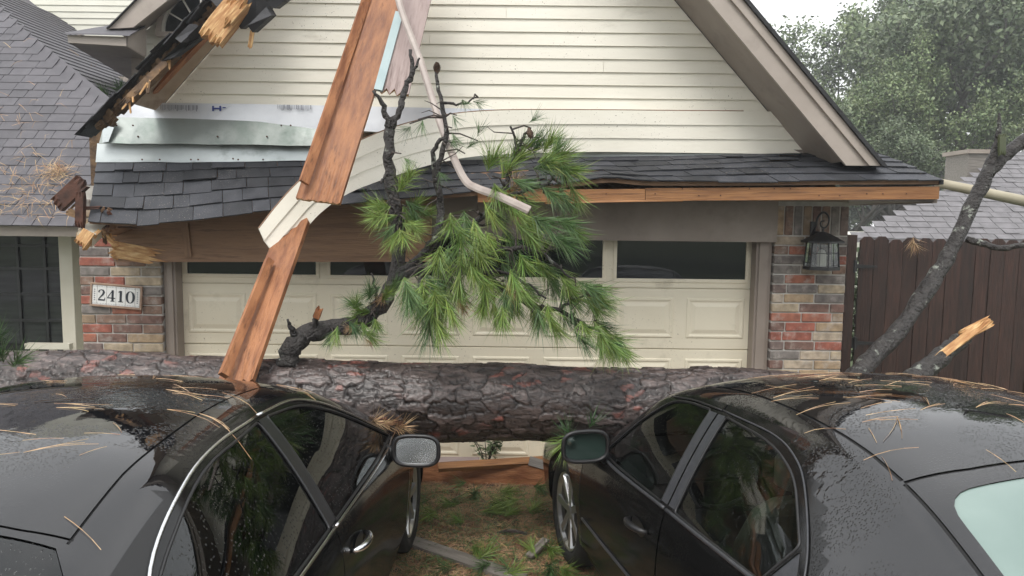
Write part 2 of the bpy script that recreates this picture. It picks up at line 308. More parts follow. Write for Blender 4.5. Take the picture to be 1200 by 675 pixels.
# ------------------------------------------------------------------ house
WY = 6.0; DY = 6.15
house = empty('house', (0, 7, 0), 'storm-damaged cream siding house with brick piers and wide garage door', 'house')
# --- brick piers
def box_mesh(name, sx, sy, sz, mat, bev=.006):
    bm = bmesh.new(); bmesh.ops.create_cube(bm, size=1)
    for v in bm.verts: v.co.x *= sx; v.co.y *= sy; v.co.z *= sz
    if bev: bmesh.ops.bevel(bm, geom=list(bm.edges), offset=bev, segments=1, affect='EDGES')
    me = bpy.data.meshes.new(name); bm.to_mesh(me); bm.free(); me.materials.append(M[mat]); return me
BM = {}
def brick(parent, x0, x1, z0, z1, y, d=.09):
    k = (round(x1-x0, 3), round(z1-z0, 3), d)
    if k not in BM: BM[k] = box_mesh('brick', k[0], d, k[1], 'brick', .005)
    o = bpy.data.objects.new('brick', BM[k]); COL.objects.link(o); o.parent = parent
    o.location = Vector(((x0+x1)/2, y+d/2+random.uniform(-.004, .004), (z0+z1)/2))-worg(parent)
    o.rotation_euler = (random.uniform(-.012,.012), random.uniform(-.006,.006), random.uniform(-.012,.012)); return o
def pier(x0, x1, ztop, soldier):
    p = ob('brick_pier', MB().box(x0+.006, x1-.006, WY+.012, WY+.3, 0, ztop+.1), M['mortar'], house)
    H = .0785; z = 0; i = 0; W = x1-x0; g = .011
    zt = ztop-(.23 if soldier else 0)
    while z < zt-.03:
        r = random.random()
        if i % 2: cuts = [0, .12, .37, W] if W-.37 > .12 else [0, .12, .37, W]
        else: cuts = [0, .25, .50, W]
        cuts = [c for c in cuts if c < W-.07]+[W]
        if random.random() < .3: cuts = [0]+sorted({min(max(W-c, .0), W) for c in cuts[1:-1]})+[W]
        cuts = [round(c, 3) for c in cuts]
        for a, b in zip(cuts, cuts[1:]): brick(p, x0+a+g/2, x0+b-g/2, z+g/2, z+H-g/2, WY)
        z += H; i += 1
    if soldier:
        n = round(W/.0785)
        for k in range(n): brick(p, x0+k*W/n+g/2, x0+(k+1)*W/n-g/2, z+g/2, z+.24, WY)
    return p
PL0, PL1 = at(93, 330, WY).x, at(189, 330, WY).x
PR0, PR1 = at(905, 340, WY).x, at(991, 340, WY).x
pier(PL0, PL1, 2.20, False); pier(PR0, PR1, 2.22, True)
ob('side_wall', MB().box(PR1-.1, PR1-.01, WY+.3, 13, 0, 2.3), M['mortar'], house)
ob('side_wall', MB().box(PL0+.01, PL0+.1, WY+.3, 13, 0, 2.6), M['mortar'], house)
# jambs
for x0, x1 in ((PL1+.001, PL1+.10), (PR0-.13, PR0-.001)):
    ob('door_jamb', MB().box(x0, x1, WY+.04, DY+.1, 0, 2.2).box(x0+.02 if x0 > 0 else x0+.03, x1-.03 if x0 > 0 else x1-.02, WY+.025, WY+.041, 0, 2.2), M['taupe'], house, bevel=.004)
# --- garage door
gd = ob('garage_door', MB().box(PL1+.06, PR0-.06, DY+.03, DY+.07, 0, 2.16), M['cream_door'], house)
GX0, GX1 = PL1+.085, PR0-.115; GW = (GX1-GX0)/8; SH = .5165
for r in range(4):
    z0 = r*SH-.036; z1 = (r+1)*SH-.044
    if r < 3:
        ob('door_section', MB().box(GX0-.02, GX1+.02, DY+.012, DY+.03, z0, z1), M['cream_door'], gd, bevel=.004)
        for c in range(8):
            x0 = GX0+c*GW+.055; x1 = GX0+(c+1)*GW-.055; a, b = z0+.09, z1-.075
            m = MB()
            lv = [(0, DY+.012), (.010, DY+.0035), (.022, DY+.0035), (.034, DY+.010), (.044, DY+.010), (.075, DY+.001)]
            rings = []
            for ins, y in lv:
                n = len(m.v); m.v += [Vector((x0+ins, y, a+ins)), Vector((x1-ins, y, a+ins)), Vector((x1-ins, y, b-ins)), Vector((x0+ins, y, b-ins))]; rings.append(n)
            for p, q in zip(rings, rings[1:]):
                for k in range(4): m.f.append((p+k, p+(k+1) % 4, q+(k+1) % 4, q+k))
            m.f.append(tuple(rings[-1]+k for k in range(4)))
            ob('raised_panel', m, M['cream_door'], gd)
    else:
        wz0, wz1 = z0+.075, z1-.05
        m = MB().box(GX0-.02, GX1+.02, DY+.012, DY+.03, z0, wz0).box(GX0-.02, GX1+.02, DY+.012, DY+.03, wz1, z1)
        xs = []
        for c in range(4): xs.append((GX0+2*c*GW+.06, GX0+(2*c+2)*GW-.06))
        e0 = GX0-.02
        for a, b in xs: m.box(e0, a, DY+.0121, DY+.03, wz0-.001, wz1+.001); e0 = b
        m.box(e0, GX1+.02, DY+.0121, DY+.03, wz0-.001, wz1+.001)
        ob('door_section', m, M['cream_door'], gd)
        for a, b in xs:
            ob('window_frame', MB().box(a-.03, b+.03, DY+.002, DY+.0119, wz0-.03, wz0).box(a-.03, b+.03, DY+.002, DY+.0119, wz1, wz1+.03).box(a-.03, a, DY+.002, DY+.0119, wz0, wz1).box(b, b+.03, DY+.002, DY+.0119, wz0, wz1), M['cream_door'], gd, bevel=.003)
            ob('window_pane', MB().box(a, b, DY+.016, DY+.022, wz0, wz1), M['pane'], gd)
# --- header trim (right half) and exposed beam (left half)
a, b = at(560, 283, WY-.03), at(908, 284, WY-.03)
ob('header_board', MB().box(a.x, b.x+.01, WY-.05, WY-.012, b.z, b.z+.36), M['taupe'], house, bevel=.003)
ob('header_board', MB().box(-2.9, a.x-.002, WY-.045, WY-.012, b.z+.02, b.z+.36), M['taupe'], house)
def plank(name, p0, p1, wid, th, nrm, mat, parent=None, jag0=0, jag1=0, nn=7, ends=None, bend=0, seg=6, seed=0, **k):
    """board from p0 to p1, broad face towards nrm, ends broken into splinters of length jag"""
    rs = random.Random(seed+int(abs(p0.x*1000))); X = (p1-p0); Ln = X.length; X.normalize(); Z = Vector(nrm); Z = (Z-X*Z.dot(X)).normalized(); Yv = Z.cross(X)
    vs_, fs = [], []
    cols = []
    for i in range(seg+1):
        row = []
        for j in range(nn+1):
            t = i/seg; x = t*Ln
            if i == 0 and jag0: x += rs.uniform(-1, .3)*jag0*(1 if j % 2 else .3)
            if i == seg and jag1: x += rs.uniform(-.3, 1)*jag1*(1 if j % 2 else .3)
            y = (j/nn-.5)*wid
            for s in (1, -1):
                thk = th*(.35 if (i == 0 and jag0 and j % 2) or (i == seg and jag1 and j % 2) else 1)
                vs_.append((x, y, s*thk/2+bend*math.sin(math.pi*t)))
    id_ = lambda i, j, s: (i*(nn+1)+j)*2+s
    for i in range(seg):
        for j in range(nn):
            fs.append((id_(i,j,0), id_(i+1,j,0), id_(i+1,j+1,0), id_(i,j+1,0))); fs.append((id_(i,j,1), id_(i,j+1,1), id_(i+1,j+1,1), id_(i+1,j,1)))
        fs.append((id_(i,0,0), id_(i,0,1), id_(i+1,0,1), id_(i+1,0,0))); fs.append((id_(i,nn,0), id_(i+1,nn,0), id_(i+1,nn,1), id_(i,nn,1)))
    for j in range(nn):
        fs.append((id_(0,j,0), id_(0,j+1,0), id_(0,j+1,1), id_(0,j,1))); fs.append((id_(seg,j,0), id_(seg,j,1), id_(seg,j+1,1), id_(seg,j+1,0)))
    me = bpy.data.meshes.new(name); me.from_pydata(vs_, [], fs); me.validate(); me.update()
    me.materials.append(M[mat])
    if ends:
        me.materials.append(M[ends])
        for p in me.polygons:
            if (jag0 and p.center.x < .01) or (jag1 and p.center.x > Ln-.01): p.material_index = 1
    o = link(name, me, None, parent)
    mw = Matrix.Identity(4)
    for r in range(3): mw[r][0] = X[r]; mw[r][1] = Yv[r]; mw[r][2] = Z[r]; mw[r][3] = p0[r]
    if parent: mw = Matrix.Translation(-worg(parent)) @ mw
    o.matrix_basis = mw
    return tag(o, **k)
bY = 5.86
zb0 = at(140, 307, bY).z; zb1 = at(455, 306, bY).z
hb = plank('garage_beam', Vector((at(136, 285, bY).x, bY, zb0+.24)), Vector((at(505, 285, bY).x, bY, zb1+.24)), .48, .045, (0,-1,0), 'wood_brown', house, jag0=.06, jag1=.02, ends='wood_torn', nn=9)
plank('beam_torn_end', at(134, 292, bY-.03), at(176, 300, bY-.026), .13, .012, (0,-1,0), 'wood_torn', house, jag0=.03, jag1=.16, nn=9)
for i in range(9):
    p_ = at(134+random.uniform(-2,6), 272+i*4, bY-.035); plank('wood_splinter', p_, p_+Vector((random.uniform(-.05,-.01), -.02, random.uniform(-.02,.02))), .014, .01, (0,-1,0), 'wood_torn', house, nn=3, seg=1, jag1=.02, seed=i)
c0, c1 = at(217, 260, bY-.03), at(221, 301, bY-.03)
plank('beam_cleat', c0, c1, .055, .03, (0,-1,0), 'wood_brown', house)
# sheathing behind, dark cavity under the eave
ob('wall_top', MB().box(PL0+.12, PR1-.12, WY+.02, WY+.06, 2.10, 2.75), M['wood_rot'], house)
# --- pent roof over the door
EY, TY = 5.42, 5.965
eave_px = [(104,262),(150,266),(215,262),(290,252),(360,244),(440,236),(500,232),(560,226),(640,219),(680,214),(715,209),(760,214),(860,215),(1000,214),(1106,213)]
top_px = [(114,189),(200,189),(365,188),(440,187),(560,186),(640,185),(800,183),(930,180),(1030,181)]
eP = [at(x, y, EY) for x, y in eave_px]; tP = [at(x, y, TY) for x, y in top_px]
eX = np.array([p.x for p in eP]); eZ = np.array([p.z for p in eP]); tX = np.array([p.x for p in tP]); tZ = np.array([p.z for p in tP])
def pent(t, wv):
    xe = lerp(eX[0], eX[-1], t); xt = lerp(tX[0], tX[-1], t)
    ze = float(np.interp(xe, eX, eZ)); zt = float(np.interp(xt, tX, tZ))
    return Vector((lerp(xe, xt, wv), lerp(EY, TY, wv), lerp(ze, zt, wv)+.02*math.sin(math.pi*wv)*math.sin(9*t)))
NT = 60; m = MB()
for i in range(NT):
    a, b = i/NT, (i+1)/NT
    q = [pent(a, .07), pent(b, .07), pent(b, 1), pent(a, 1)]
    m.hexa([p-Vector((0,0,.035)) for p in q]+[p-Vector((0,0,.006)) for p in q])
pent_roof = ob('pent_roof', m, M['wood_brown'], house)
def shingles(surf, rows, wid, parent, mat, t0=0, t1=1, jitter=.5, lift=.012, limit=None, name='shingle', seed=1, curl=0, nrm=None, over=.25):
    """every shingle a slab of its own, butt edge lifted over the course below"""
    rs = random.Random(seed); cnt = 0; rest = MB()
    for r in range(rows):
        w0 = r/rows; w1 = min((r+1+over)/rows, 1.0)
        t = t0-rs.uniform(0, wid)
        while t < t1:
            tw = wid*rs.uniform(1-jitter, 1+jitter); a = max(t, t0); b = min(t+tw, t1); t += tw
            if b-a < wid*.15: continue
            g = wid*.012; dw = rs.uniform(-.012, .012)
            k = lift*rs.uniform(.8, 1.6)+(curl if rs.random() < .12 else 0)
            q = [surf(a+g, max(w0+dw, -.03)), surf(b-g, max(w0+dw+rs.uniform(-.006,.006), -.03)), surf(b-g, w1), surf(a+g, w1)]
            n_ = (q[1]-q[0]).cross(q[3]-q[0]).normalized()
            if n_.z < 0: n_ = -n_
            lo_ = [q[0]+n_*(k-.006), q[1]+n_*(k-.006), q[2]+n_*.0005, q[3]+n_*.0005]
            hi_ = [q[0]+n_*(k+.003), q[1]+n_*(k+.003), q[2]+n_*.005, q[3]+n_*.005]
            if limit is not None and cnt >= limit: rest.hexa(lo_+hi_)
            else: ob(name, MB().hexa(lo_+hi_), M[mat], parent)
            cnt += 1
    if rest.v: ob('shingles', rest, M[mat], parent, kind='stuff')
    return cnt
shingles(pent, 5, .032, pent_roof, 'shingle', jitter=.4, curl=.012, seed=4)
# drip edge and timbers of the right eave
def eave_line(px0, px1, top, bot, y, n=12):
    out = []
    for i in range(n+1):
        p = at(lerp(px0, px1, i/n), 215, y); out.append((p.x, float(np.interp(p.x*EY/y, eX, eZ))-.03))
    return out
f0, f1 = at(560, 228, EY+.05), at(1099, 226, EY+.05)
plank('fascia_board', Vector((f0.x, EY+.05, at(600,228,EY+.05).z-.015)), Vector((at(756,227,EY+.05).x-.002, EY+.05, at(756,228.5,EY+.05).z)), .088, .035, (0,-1,0), 'wood_orange', house)
plank('fascia_board', Vector((at(756,227,EY+.05).x+.002, EY+.05, at(756,228,EY+.05).z)), Vector((f1.x, EY+.05, at(1099,226,EY+.05).z)), .092, .035, (0,-1,0), 'wood_orange', house)
plank('splinter_strip', at(640, 238, EY+.045), at(800, 235, EY+.045), .014, .012, (0,-1,.3), 'wood_orange', house, jag0=.03, nn=4, bend=.01)
rs = random.Random(18)
for i in range(16):
    p_ = at(660+i*27+rs.uniform(-6,6), 224+rs.choice((-3,3,5)), EY+.03); ob('nail', MB().lathe([(0,-.004),(.005,-.003),(.005,0)], p_, 7, 'Y'), M['rust'], house)
zs_ = at(1050, 236, EY+.1).z
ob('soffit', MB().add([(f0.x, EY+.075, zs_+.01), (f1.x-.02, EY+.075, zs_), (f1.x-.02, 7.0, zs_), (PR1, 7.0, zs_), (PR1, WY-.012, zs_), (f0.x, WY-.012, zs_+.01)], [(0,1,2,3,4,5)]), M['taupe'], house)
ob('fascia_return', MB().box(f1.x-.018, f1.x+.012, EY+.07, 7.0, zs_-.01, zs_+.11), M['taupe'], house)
c = Vector((eX[-1], EY, eZ[-1])); tt = Vector((tX[-1], TY, tZ[-1]))
m = MB(); m.hexa([c-Vector((0,0,.02)), c+Vector((0,1.6,-.02)), tt+Vector((-.3,1.05,.28)), tt-Vector((0,0,.02)), c+Vector((0,0,.012)), c+Vector((0,1.6,.012)), tt+Vector((-.3,1.05,.31)), tt+Vector((0,0,.012))])
ob('hip_slope', m, M['shingle'], house)
# --- gable: sheathing + clapboards + rake
AX, AZ, SL = -.385, 5.61, 1.1
Zb = at(700, 181, WY).z
def gx(z): return (AZ-z)/SL
gw = ob('gable_wall', MB().prism([(AX-gx(Zb-.1), WY+.03, Zb-.1), (AX+gx(Zb-.1), WY+.03, Zb-.1), (AX, WY+.03, AZ)], (0,.12,0)), M['siding'], house)
LAP = .1018; ztop0 = at(700, 130, WY).z
def lap_board(z0, z1, xl0, xr0, xl1, xr1, y, parent, mat, name='siding_board'):
    # wedge: thick butt at the bottom, thin at the top
    m = MB().hexa([(xl0, y-.016, z0), (xr0, y-.016, z0), (xr0, y, z0), (xl0, y, z0), (xl1, y-.003, z1), (xr1, y-.003, z1), (xr1, y, z1), (xl1, y, z1)])
    return ob(name, m, M[mat], parent)
z = ztop0; i = 0
while z < AZ-.03:
    z1 = min(z+LAP, AZ-.005)
    hw0, hw1 = gx(z)-.01, max(gx(z1)-.01, .002)
    rs = random.Random(i+20)
    J = AX+rs.uniform(-.6, .6)*hw0 if i % 2 else None
    L0, R0, L1, R1 = AX-hw0, AX+hw0, AX-hw1, AX+hw1
    if J and hw0 > .8 and L1 < J < R1:
        lap_board(z, z1, L0, J-.0015, L1, J-.0015, WY+.03, gw, 'siding'); lap_board(z, z1, J+.0015, R0, J+.0015, R1, WY+.03, gw, 'siding')
    else: lap_board(z, z1, L0, R0, L1, R1, WY+.03, gw, 'siding')
    z += LAP; i += 1
def rk(side, off, z):      # X of the rake line with normal offset off at height z
    return AX+side*((AZ-z)/SL+off*math.sqrt(1+SL*SL)/SL)
def rake(side, o0, o1, y0, y1, zc, name, mat, ztop=AZ+.4):
    if True:
        zt0 = AZ+o0*math.sqrt(1+SL*SL); zt1 = AZ+o1*math.sqrt(1+SL*SL)
        poly = [(rk(side, o0, zc), y0, zc), (rk(side, o1, zc), y0, zc), (AX, y0, zt1), (AX, y0, zt0)]
    return ob(name, MB().prism(poly, (0, y1-y0, 0)), M[mat], house)
zc = at(1000, 194, 5.5).z
rake(1, .0, .118, 5.5, 5.525, zc, 'rake_board', 'taupe_light')
rake(1, .1185, .178, 5.475, 5.525, zc, 'rake_trim', 'taupe_light')
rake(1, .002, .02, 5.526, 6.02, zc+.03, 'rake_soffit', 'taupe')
rake(1, .179, .205, 5.45, 12.5, zc-.005, 'gable_roof', 'shingle_black')
ob('frieze_board', MB().box(at(925,176,WY).x, at(953,176,WY).x, WY-.01, WY+.03, Zb-.02, Zb+.055), M['taupe'], house)
ob('step_flashing', MB().add([(at(500,180,WY).x, WY-.012, Zb-.03), (at(952,180,WY).x, WY-.012, Zb-.03), (at(952,180,WY).x, WY-.006, Zb+.03), (at(500,180,WY).x, WY-.006, Zb+.03)], [(0,1,2,3)]), M['galv'], house)
# left rake: broken, fascia gone
zl = at(112, 150, 5.5).z
rake(-1, .002, .012, 5.64, 6.02, at(150,120,6).z-.06, 'rake_soffit', 'soffit_stain')
rake(-1, .06, .085, 6.08, 12.5, zl+.1, 'gable_roof', 'shingle_black')
d = Vector((-1, 0, -SL)).normalized(); nn_ = Vector((-SL, 0, 1)).normalized()
ap = Vector((AX, 0, AZ))
def rkp(q, off, y): return ap+d*q+nn_*(off-.10*max(0, (q1-q)/(q1-q0)))+Vector((0, y, 0))
def rq(px, py, y):         # distance from the apex along the left rake
    return (at(px, py, y)-Vector((AX, y, AZ))).dot(d)
q0, q1 = rq(330, -5, 5.5), rq(112, 148, 5.5)
rs = random.Random(3); m = MB(); n = 90   # rotten wood strip
for i in range(n):
    a = lerp(q0, q1, i/n); b = lerp(q0, q1, (i+1)/n); h0 = .012+rs.uniform(-.022, .012); h1 = .06+rs.uniform(-.015, .015)
    y = 5.47+rs.uniform(-.03, .03)
    y += .06; m.hexa([rkp(a, h0, y), rkp(b+.02, h0+rs.uniform(-.02,.02), y), rkp(b+.02, h0, y+.06), rkp(a, h0, y+.06), rkp(a, h1, y), rkp(b+.01, h1, y), rkp(b+.01, h1, y+.06), rkp(a, h1, y+.06)])
ob('rotten_rafter', m, M['wood_rot'], house)
for i in range(26):        # torn shingle edges along the broken rake
    q = lerp(q0, q1, i/26)+rs.uniform(-.03, .03); ln = rs.uniform(.12, .24); y = 5.46+rs.uniform(-.03, .03); o1 = .070+rs.uniform(-.005, .02)
    dv = rs.uniform(-.05, .05)
    m = MB().hexa([rkp(q, o1, y), rkp(q+ln, o1-.01+dv*.3, y+rs.uniform(-.03,.03)), rkp(q+ln, o1, y+.2), rkp(q, o1, y+.2), rkp(q, o1+.008, y), rkp(q+ln, o1+dv*.3, y), rkp(q+ln, o1+.01, y+.2), rkp(q, o1+.01, y+.2)])
    ob('torn_shingle', m, M['shingle_black'], house)
for i, (pts, y) in enumerate([([(205,45),(222,28),(231,33),(212,50)], 5.3), ([(268,12),(300,-12),(330,-4),(300,22),(282,34)], 5.28), ([(290,30),(312,8),(318,18),(296,38)], 5.2),
                      ([(188,72),(235,28),(243,38),(205,66)], 5.35), ([(238,-10),(262,-14),(272,4),(256,10)], 5.33), ([(310,2),(330,-16),(345,-8),(322,10)], 5.22)]):
    P = [at(x, yy, y+rs.uniform(-.06, .06)) for x, yy in pts]
    ob('torn_shingle', MB().prism(P, (.02, .05, .012)), M['shingle_black'], house)
plank('splintered_rafter', at(247, 46, 5.25), at(279, 6, 5.3), .17, .07, (.1,-1,.2), 'wood_torn', house, jag0=.10, jag1=.12, nn=11)
plank('splintered_rafter', at(268, 26, 5.2), at(284, 8, 5.2), .06, .05, (.1,-1,.2), 'wood_torn', house, jag0=.06, jag1=.09, nn=7)
plank('hanging_splinter', at(293, 54, 5.3), at(296, 36, 5.3), .03, .01, (.1,-1,.2), 'wood_torn', house, jag0=.04, nn=6)
plank('rafter_edge', at(182, 105, 5.75), at(255, 28, 5.7), .035, .05, (0,-1,.3), 'wood_red', house, jag0=.04)
plank('rotten_lookout', at(143, 126, 5.46), at(205, 66, 5.46), .06, .05, (0,-1,.4), 'wood_rot', house, jag0=.05, jag1=.04)
for i in range(16):
    t = rs.random(); p = lerp(at(143, 126, 5.43), at(205, 66, 5.43), t)
    plank('wood_splinter', p, p+Vector((rs.uniform(-.05,.03), rs.uniform(-.03,0), rs.uniform(-.09,.02))), .012, .008, (0,-1,0), 'wood_torn' if i % 2 else 'wood_rot', house, nn=2, seg=1, jag1=.02, seed=i)
# flashing bands where the clapboards were torn away
def band(pts_top, pts_bot, y0, y1, name, mat, th=.004, n=14, wav=.004, seed=0):
    rs = random.Random(seed); tx = [p[0] for p in pts_top]; ty = [p[1] for p in pts_top]; bx = [p[0] for p in pts_bot]; by = [p[1] for p in pts_bot]
    m = MB()
    for i in range(n+1):
        t = i/n; x = lerp(tx[0], tx[-1], t); xb = lerp(bx[0], bx[-1], t); dy = rs.uniform(-wav, wav)
        a = at(x, float(np.interp(x, tx, ty)), y1+dy*.3); b = at(xb, float(np.interp(xb, bx, by))+rs.uniform(-.5,.5), y0+dy)
        mid = (a+b)/2; m.v += [a, mid, b]
    for i in range(n):
        for k in range(2): m.f.append((i*3+k, i*3+k+1, i*3+k+4, i*3+k+3))
    o = ob(name, m, M[mat], house, smooth=False); s = o.modifiers.new('t', 'SOLIDIFY'); s.thickness = th; return o
band([(150,120),(300,122),(400,124),(580,128)], [(118,138),(240,141),(300,143),(365,151),(470,156),(580,158)], WY-.03, WY-.01, 'foil_sheathing', 'foil', seed=1)
band([(124,137),(220,139),(300,142),(378,152)], [(116,168),(250,169),(372,171)], WY-.12, WY-.035, 'bent_flashing', 'galv_green', seed=2)
band([(114,168),(250,169),(372,171),(580,174)], [(112,190),(250,190),(366,188),(580,187)], 5.93, WY-.04, 'apron_flashing', 'galv', seed=3)
P = [at(116,168,WY-.1), at(124,138,WY-.05), at(137,140,WY-.12), at(127,166,WY-.14)]
ob('flashing_corner', MB().prism(P, (0,.006,0)), M['galv'], house)
def printed(px, py, wpx, hpx, mat):
    return MB().add([at(px, py+hpx, WY-.034), at(px+wpx, py+hpx, WY-.034), at(px+wpx, py, WY-.028), at(px, py, WY-.028)], [(0,1,2,3)])
m = MB()
for q in ((248.5,124,2.2,6.2), (257,124,2.2,6.2), (250.7,126.2,6.3,1.5), (261,125.5,3.5,1.2)):
    v = printed(*q, None); m.add(v.v, v.f)
ob('printed_letter', m, M['print_blue'], house)
rs = random.Random(8); m = MB()
for x0, x1 in ((188, 232), (325, 365)):
    x = x0
    while x < x1:
        v = printed(x, 122.5+(x-x0)*.02, rs.choice((.5,.5,1)), rs.uniform(4.5, 7.5), None); m.add(v.v, v.f); x += rs.uniform(1.1, 2.2)
pmk = ob('printed_marks', m, M['print_grey'], house); pmk['kind'] = 'stuff'
rs = random.Random(5)
for i in range(14):        # nail heads on the flashing
    p = at(rs.uniform(130, 360), rs.choice((187, 187, 186, 147, 160)), 5.9)
    ob('nail', MB().lathe([(0,-.006),(.007,-.005),(.007,0)], p, 8, 'Y'), M['rust'], house)
# --- left broken corner of the eave
cY = 5.45
plank('rusty_bracket', at(68, 240, cY), at(97, 213, cY), .11, .05, (.2,-1,.2), 'rust', house, jag0=.03, jag1=.03, nn=6)
plank('rusty_bracket', at(95, 226, cY-.03), at(94, 266, cY-.03), .055, .05, (.1,-1,0), 'rust', house, jag0=.01, jag1=.04, nn=5)
plank('rusty_bracket', at(80, 248, cY-.02), at(92, 252, cY-.02), .05, .04, (0,-1,0), 'wood_rot', house, jag0=.02, jag1=.02, nn=4)
plank('rafter_tail', at(99, 281, cY-.05), at(124, 258, cY+.3), .11, .09, (.3,-1,.3), 'cream_trim', house, jag0=.03, ends='wood_torn', nn=8)
plank('rafter_tail_core', at(95, 287, cY-.07), at(106, 272, cY-.03), .085, .08, (.3,-1,.3), 'wood_torn', house, jag0=.03, nn=8)
plank('rafter_tail', at(128, 268, cY+.1), at(146, 268, cY+.4), .12, .05, (.1,-1,.1), 'wood_brown', house, jag0=.02)
rs = random.Random(41)
for i in range(14):
    p_ = at(rs.uniform(84, 128), rs.uniform(232, 284), 5.42+rs.uniform(0,.2)); plank('wood_splinter', p_, p_+Vector((rs.uniform(-.09,.09), rs.uniform(-.04,.1), rs.uniform(-.09,.05))), rs.uniform(.012,.035), .012, (0,-1,.2), rs.choice(('wood_torn','wood_rot','wood_brown','rust')), house, jag0=.02, jag1=.03, nn=3, seg=1, seed=i)

# --- left wing: window wall, roof planes, rear gable
LY = 6.75
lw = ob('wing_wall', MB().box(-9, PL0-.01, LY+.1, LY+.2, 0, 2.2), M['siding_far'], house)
win = ob('window', MB().box(at(-60,300,LY).x, at(79,300,LY).x, LY+.06, LY+.099, at(20,412,LY).z, at(20,270,LY).z), M['cabin'], house)
vx = [-58, -12, 19.5, 51, 79]; hz = [262, 288, 315, 345, 376, 404]
for i in range(len(vx)-1):
    for j in range(len(hz)-1):
        a = at(vx[i], hz[j+1], LY); b = at(vx[i+1], hz[j], LY)
        ob('pane', MB().box(a.x+.008, b.x-.008, LY+.045, LY+.05, a.z+.008, b.z-.008), M['pane_blind'], win)
m = MB(); zA, zB = at(30,404,LY).z, at(30,262,LY).z
for x in vx[1:-1]: p = at(x, 330, LY).x; m.box(p-.012, p+.012, LY+.025, LY+.044, zA, zB)
for y in hz[1:-1]: p = at(30, y, LY).z; m.box(at(-58,300,LY).x, at(79,300,LY).x, LY+.0255, LY+.0445, p-.012, p+.012)
ob('muntin', m, M['black_metal'], win)
ob('corner_post', MB().box(at(78,330,LY).x, at(91,330,LY).x+.02, LY-.1, LY+.05, 0, 2.2), M['cream_trim'], house, bevel=.006)
z1 = at(60, 402, LY-.2).z
rail = ob('porch_rail', MB().box(at(32,402,LY-.2).x, at(84,402,LY-.2).x, LY-.24, LY-.18, z1-.05, z1), M['cream_trim'], house)
ob('porch_rail', MB().box(at(32,402,LY-.2).x, at(84,402,LY-.2).x, LY-.235, LY-.185, .08, .13), M['cream_trim'], house)
for x in (41, 63, 80):
    p = at(x, 405, LY-.2).x; ob('baluster', MB().box(p-.025, p+.025, LY-.23, LY-.19, .13, z1-.05), M['cream_trim'], rail)
ze = at(50, 265, 6.3).z
ob('wing_fascia', MB().box(-9, at(96,270,6.3).x, 6.28, 6.32, at(50,277,6.3).z, ze), M['taupe_light'], house, bevel=.004)
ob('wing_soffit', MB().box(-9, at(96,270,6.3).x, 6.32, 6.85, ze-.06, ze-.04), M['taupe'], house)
# roof plane facing the camera
WS = 1.0
def wing(t, wv):     # t: metres in X from the right end, wv: 0 eave .. 1 top
    Y = 6.22+wv*2.9; return Vector((-3.35-.30*0+t*1.0, Y, ze+.02+(Y-6.22)*WS))
P1 = at(118, 137, 7.26); P0 = at(0, 25, 8.48)
def hipx(wv):
    Y = 6.22+wv*2.9
    return min(at(112, 262, 6.22).x+ (Y-6.22)*-.15, P1.x+(P0.x-P1.x)*max(0, (Y-P1.y)/(P0.y-P1.y)) if Y > P1.y else 9)
roofA = ob('wing_roof', MB().add([(-9, 6.22, ze+.015), (hipx(0), 6.22, ze+.015), (hipx(.35), 6.22+.35*2.9, ze+.015+.35*2.9), (hipx(1), 6.22+2.9, ze+.015+2.9), (-9, 6.22+2.9, ze+.015+2.9)], [(0,1,2,3,4)]), M['shingle_wing'], house)
rs = random.Random(12); rows = 33; cnt = 0; rest = MB()
for r in range(rows):
    w0, w1 = r/rows, (r+1.25)/rows
    x = hipx(min(w0, 1))+.02
    while x > -6.4:
        tw = rs.uniform(.13, .26); a, b = x-tw+.003, x-.003; x -= tw
        if w1 > 1: continue
        Y0, Y1 = 6.22+w0*2.9-.02, 6.22+w1*2.9
        # out of the frame on the left: skip
        fx = (a/Y0)*F+600
        if fx < -25: break
        k = rs.uniform(.007, .011)
        q = lambda X, Y, o: Vector((X, Y-o*.7, ze+.02+(Y-6.22)*WS+o*.7))
        hx = [q(a,Y0,k-.006), q(b,Y0,k-.006), q(b,Y1,0), q(a,Y1,0), q(a,Y0,k+.004), q(b,Y0,k+.004), q(b,Y1,.005), q(a,Y1,.005)]
        if cnt < 150: ob('shingle', MB().hexa(hx), M['shingle_wing'], roofA)
        else: rest.hexa(hx)
        cnt += 1
ob('shingles', rest, M['shingle_wing'], roofA, kind='stuff')
# right-facing plane of the hip
Bp = [P1, P0, P0+Vector((-1.6, 1.2, 1.06)), at(35, -8, 11.4), at(58, 27, 11.2), at(150, 120, 8.9)]
nB = (P0-P1).cross(Vector((0, 1, 0))).normalized()
if nB.z < 0: nB = -nB
Bp = [p-nB*((p-P1).dot(nB)) for p in Bp]
roofB = ob('hip_roof', MB().prism(Bp, nB*-.03), M['shingle_wing'], house)
m = MB(); uB = nB.cross(Vector((0,1,0))).normalized()
if uB.z < 0: uB = -uB
for r in range(30):         # courses running along Y
    a = P1+uB*(r*.13-.2); h = .012
    y0 = a.y+ (0 if r < 2 else (r*.13-.2)*.62); 
    m.hexa([Vector((a.x, y0, a.z))+nB*(h-.005), Vector((a.x, y0+2.2+r*.06, a.z))+nB*(h-.005), Vector((a.x, y0+2.2+r*.06, a.z))+uB*.15, Vector((a.x, y0, a.z))+uB*.15+Vector((0,.08,0)),
            Vector((a.x, y0, a.z))+nB*(h+.004), Vector((a.x, y0+2.2+r*.06, a.z))+nB*(h+.004), Vector((a.x, y0+2.2+r*.06, a.z))+uB*.15+nB*.004, Vector((a.x, y0, a.z))+uB*.15+nB*.004+Vector((0,.08,0))])
ob('shingles', m, M['shingle_wing'], roofB, kind='stuff')
rs = random.Random(2)
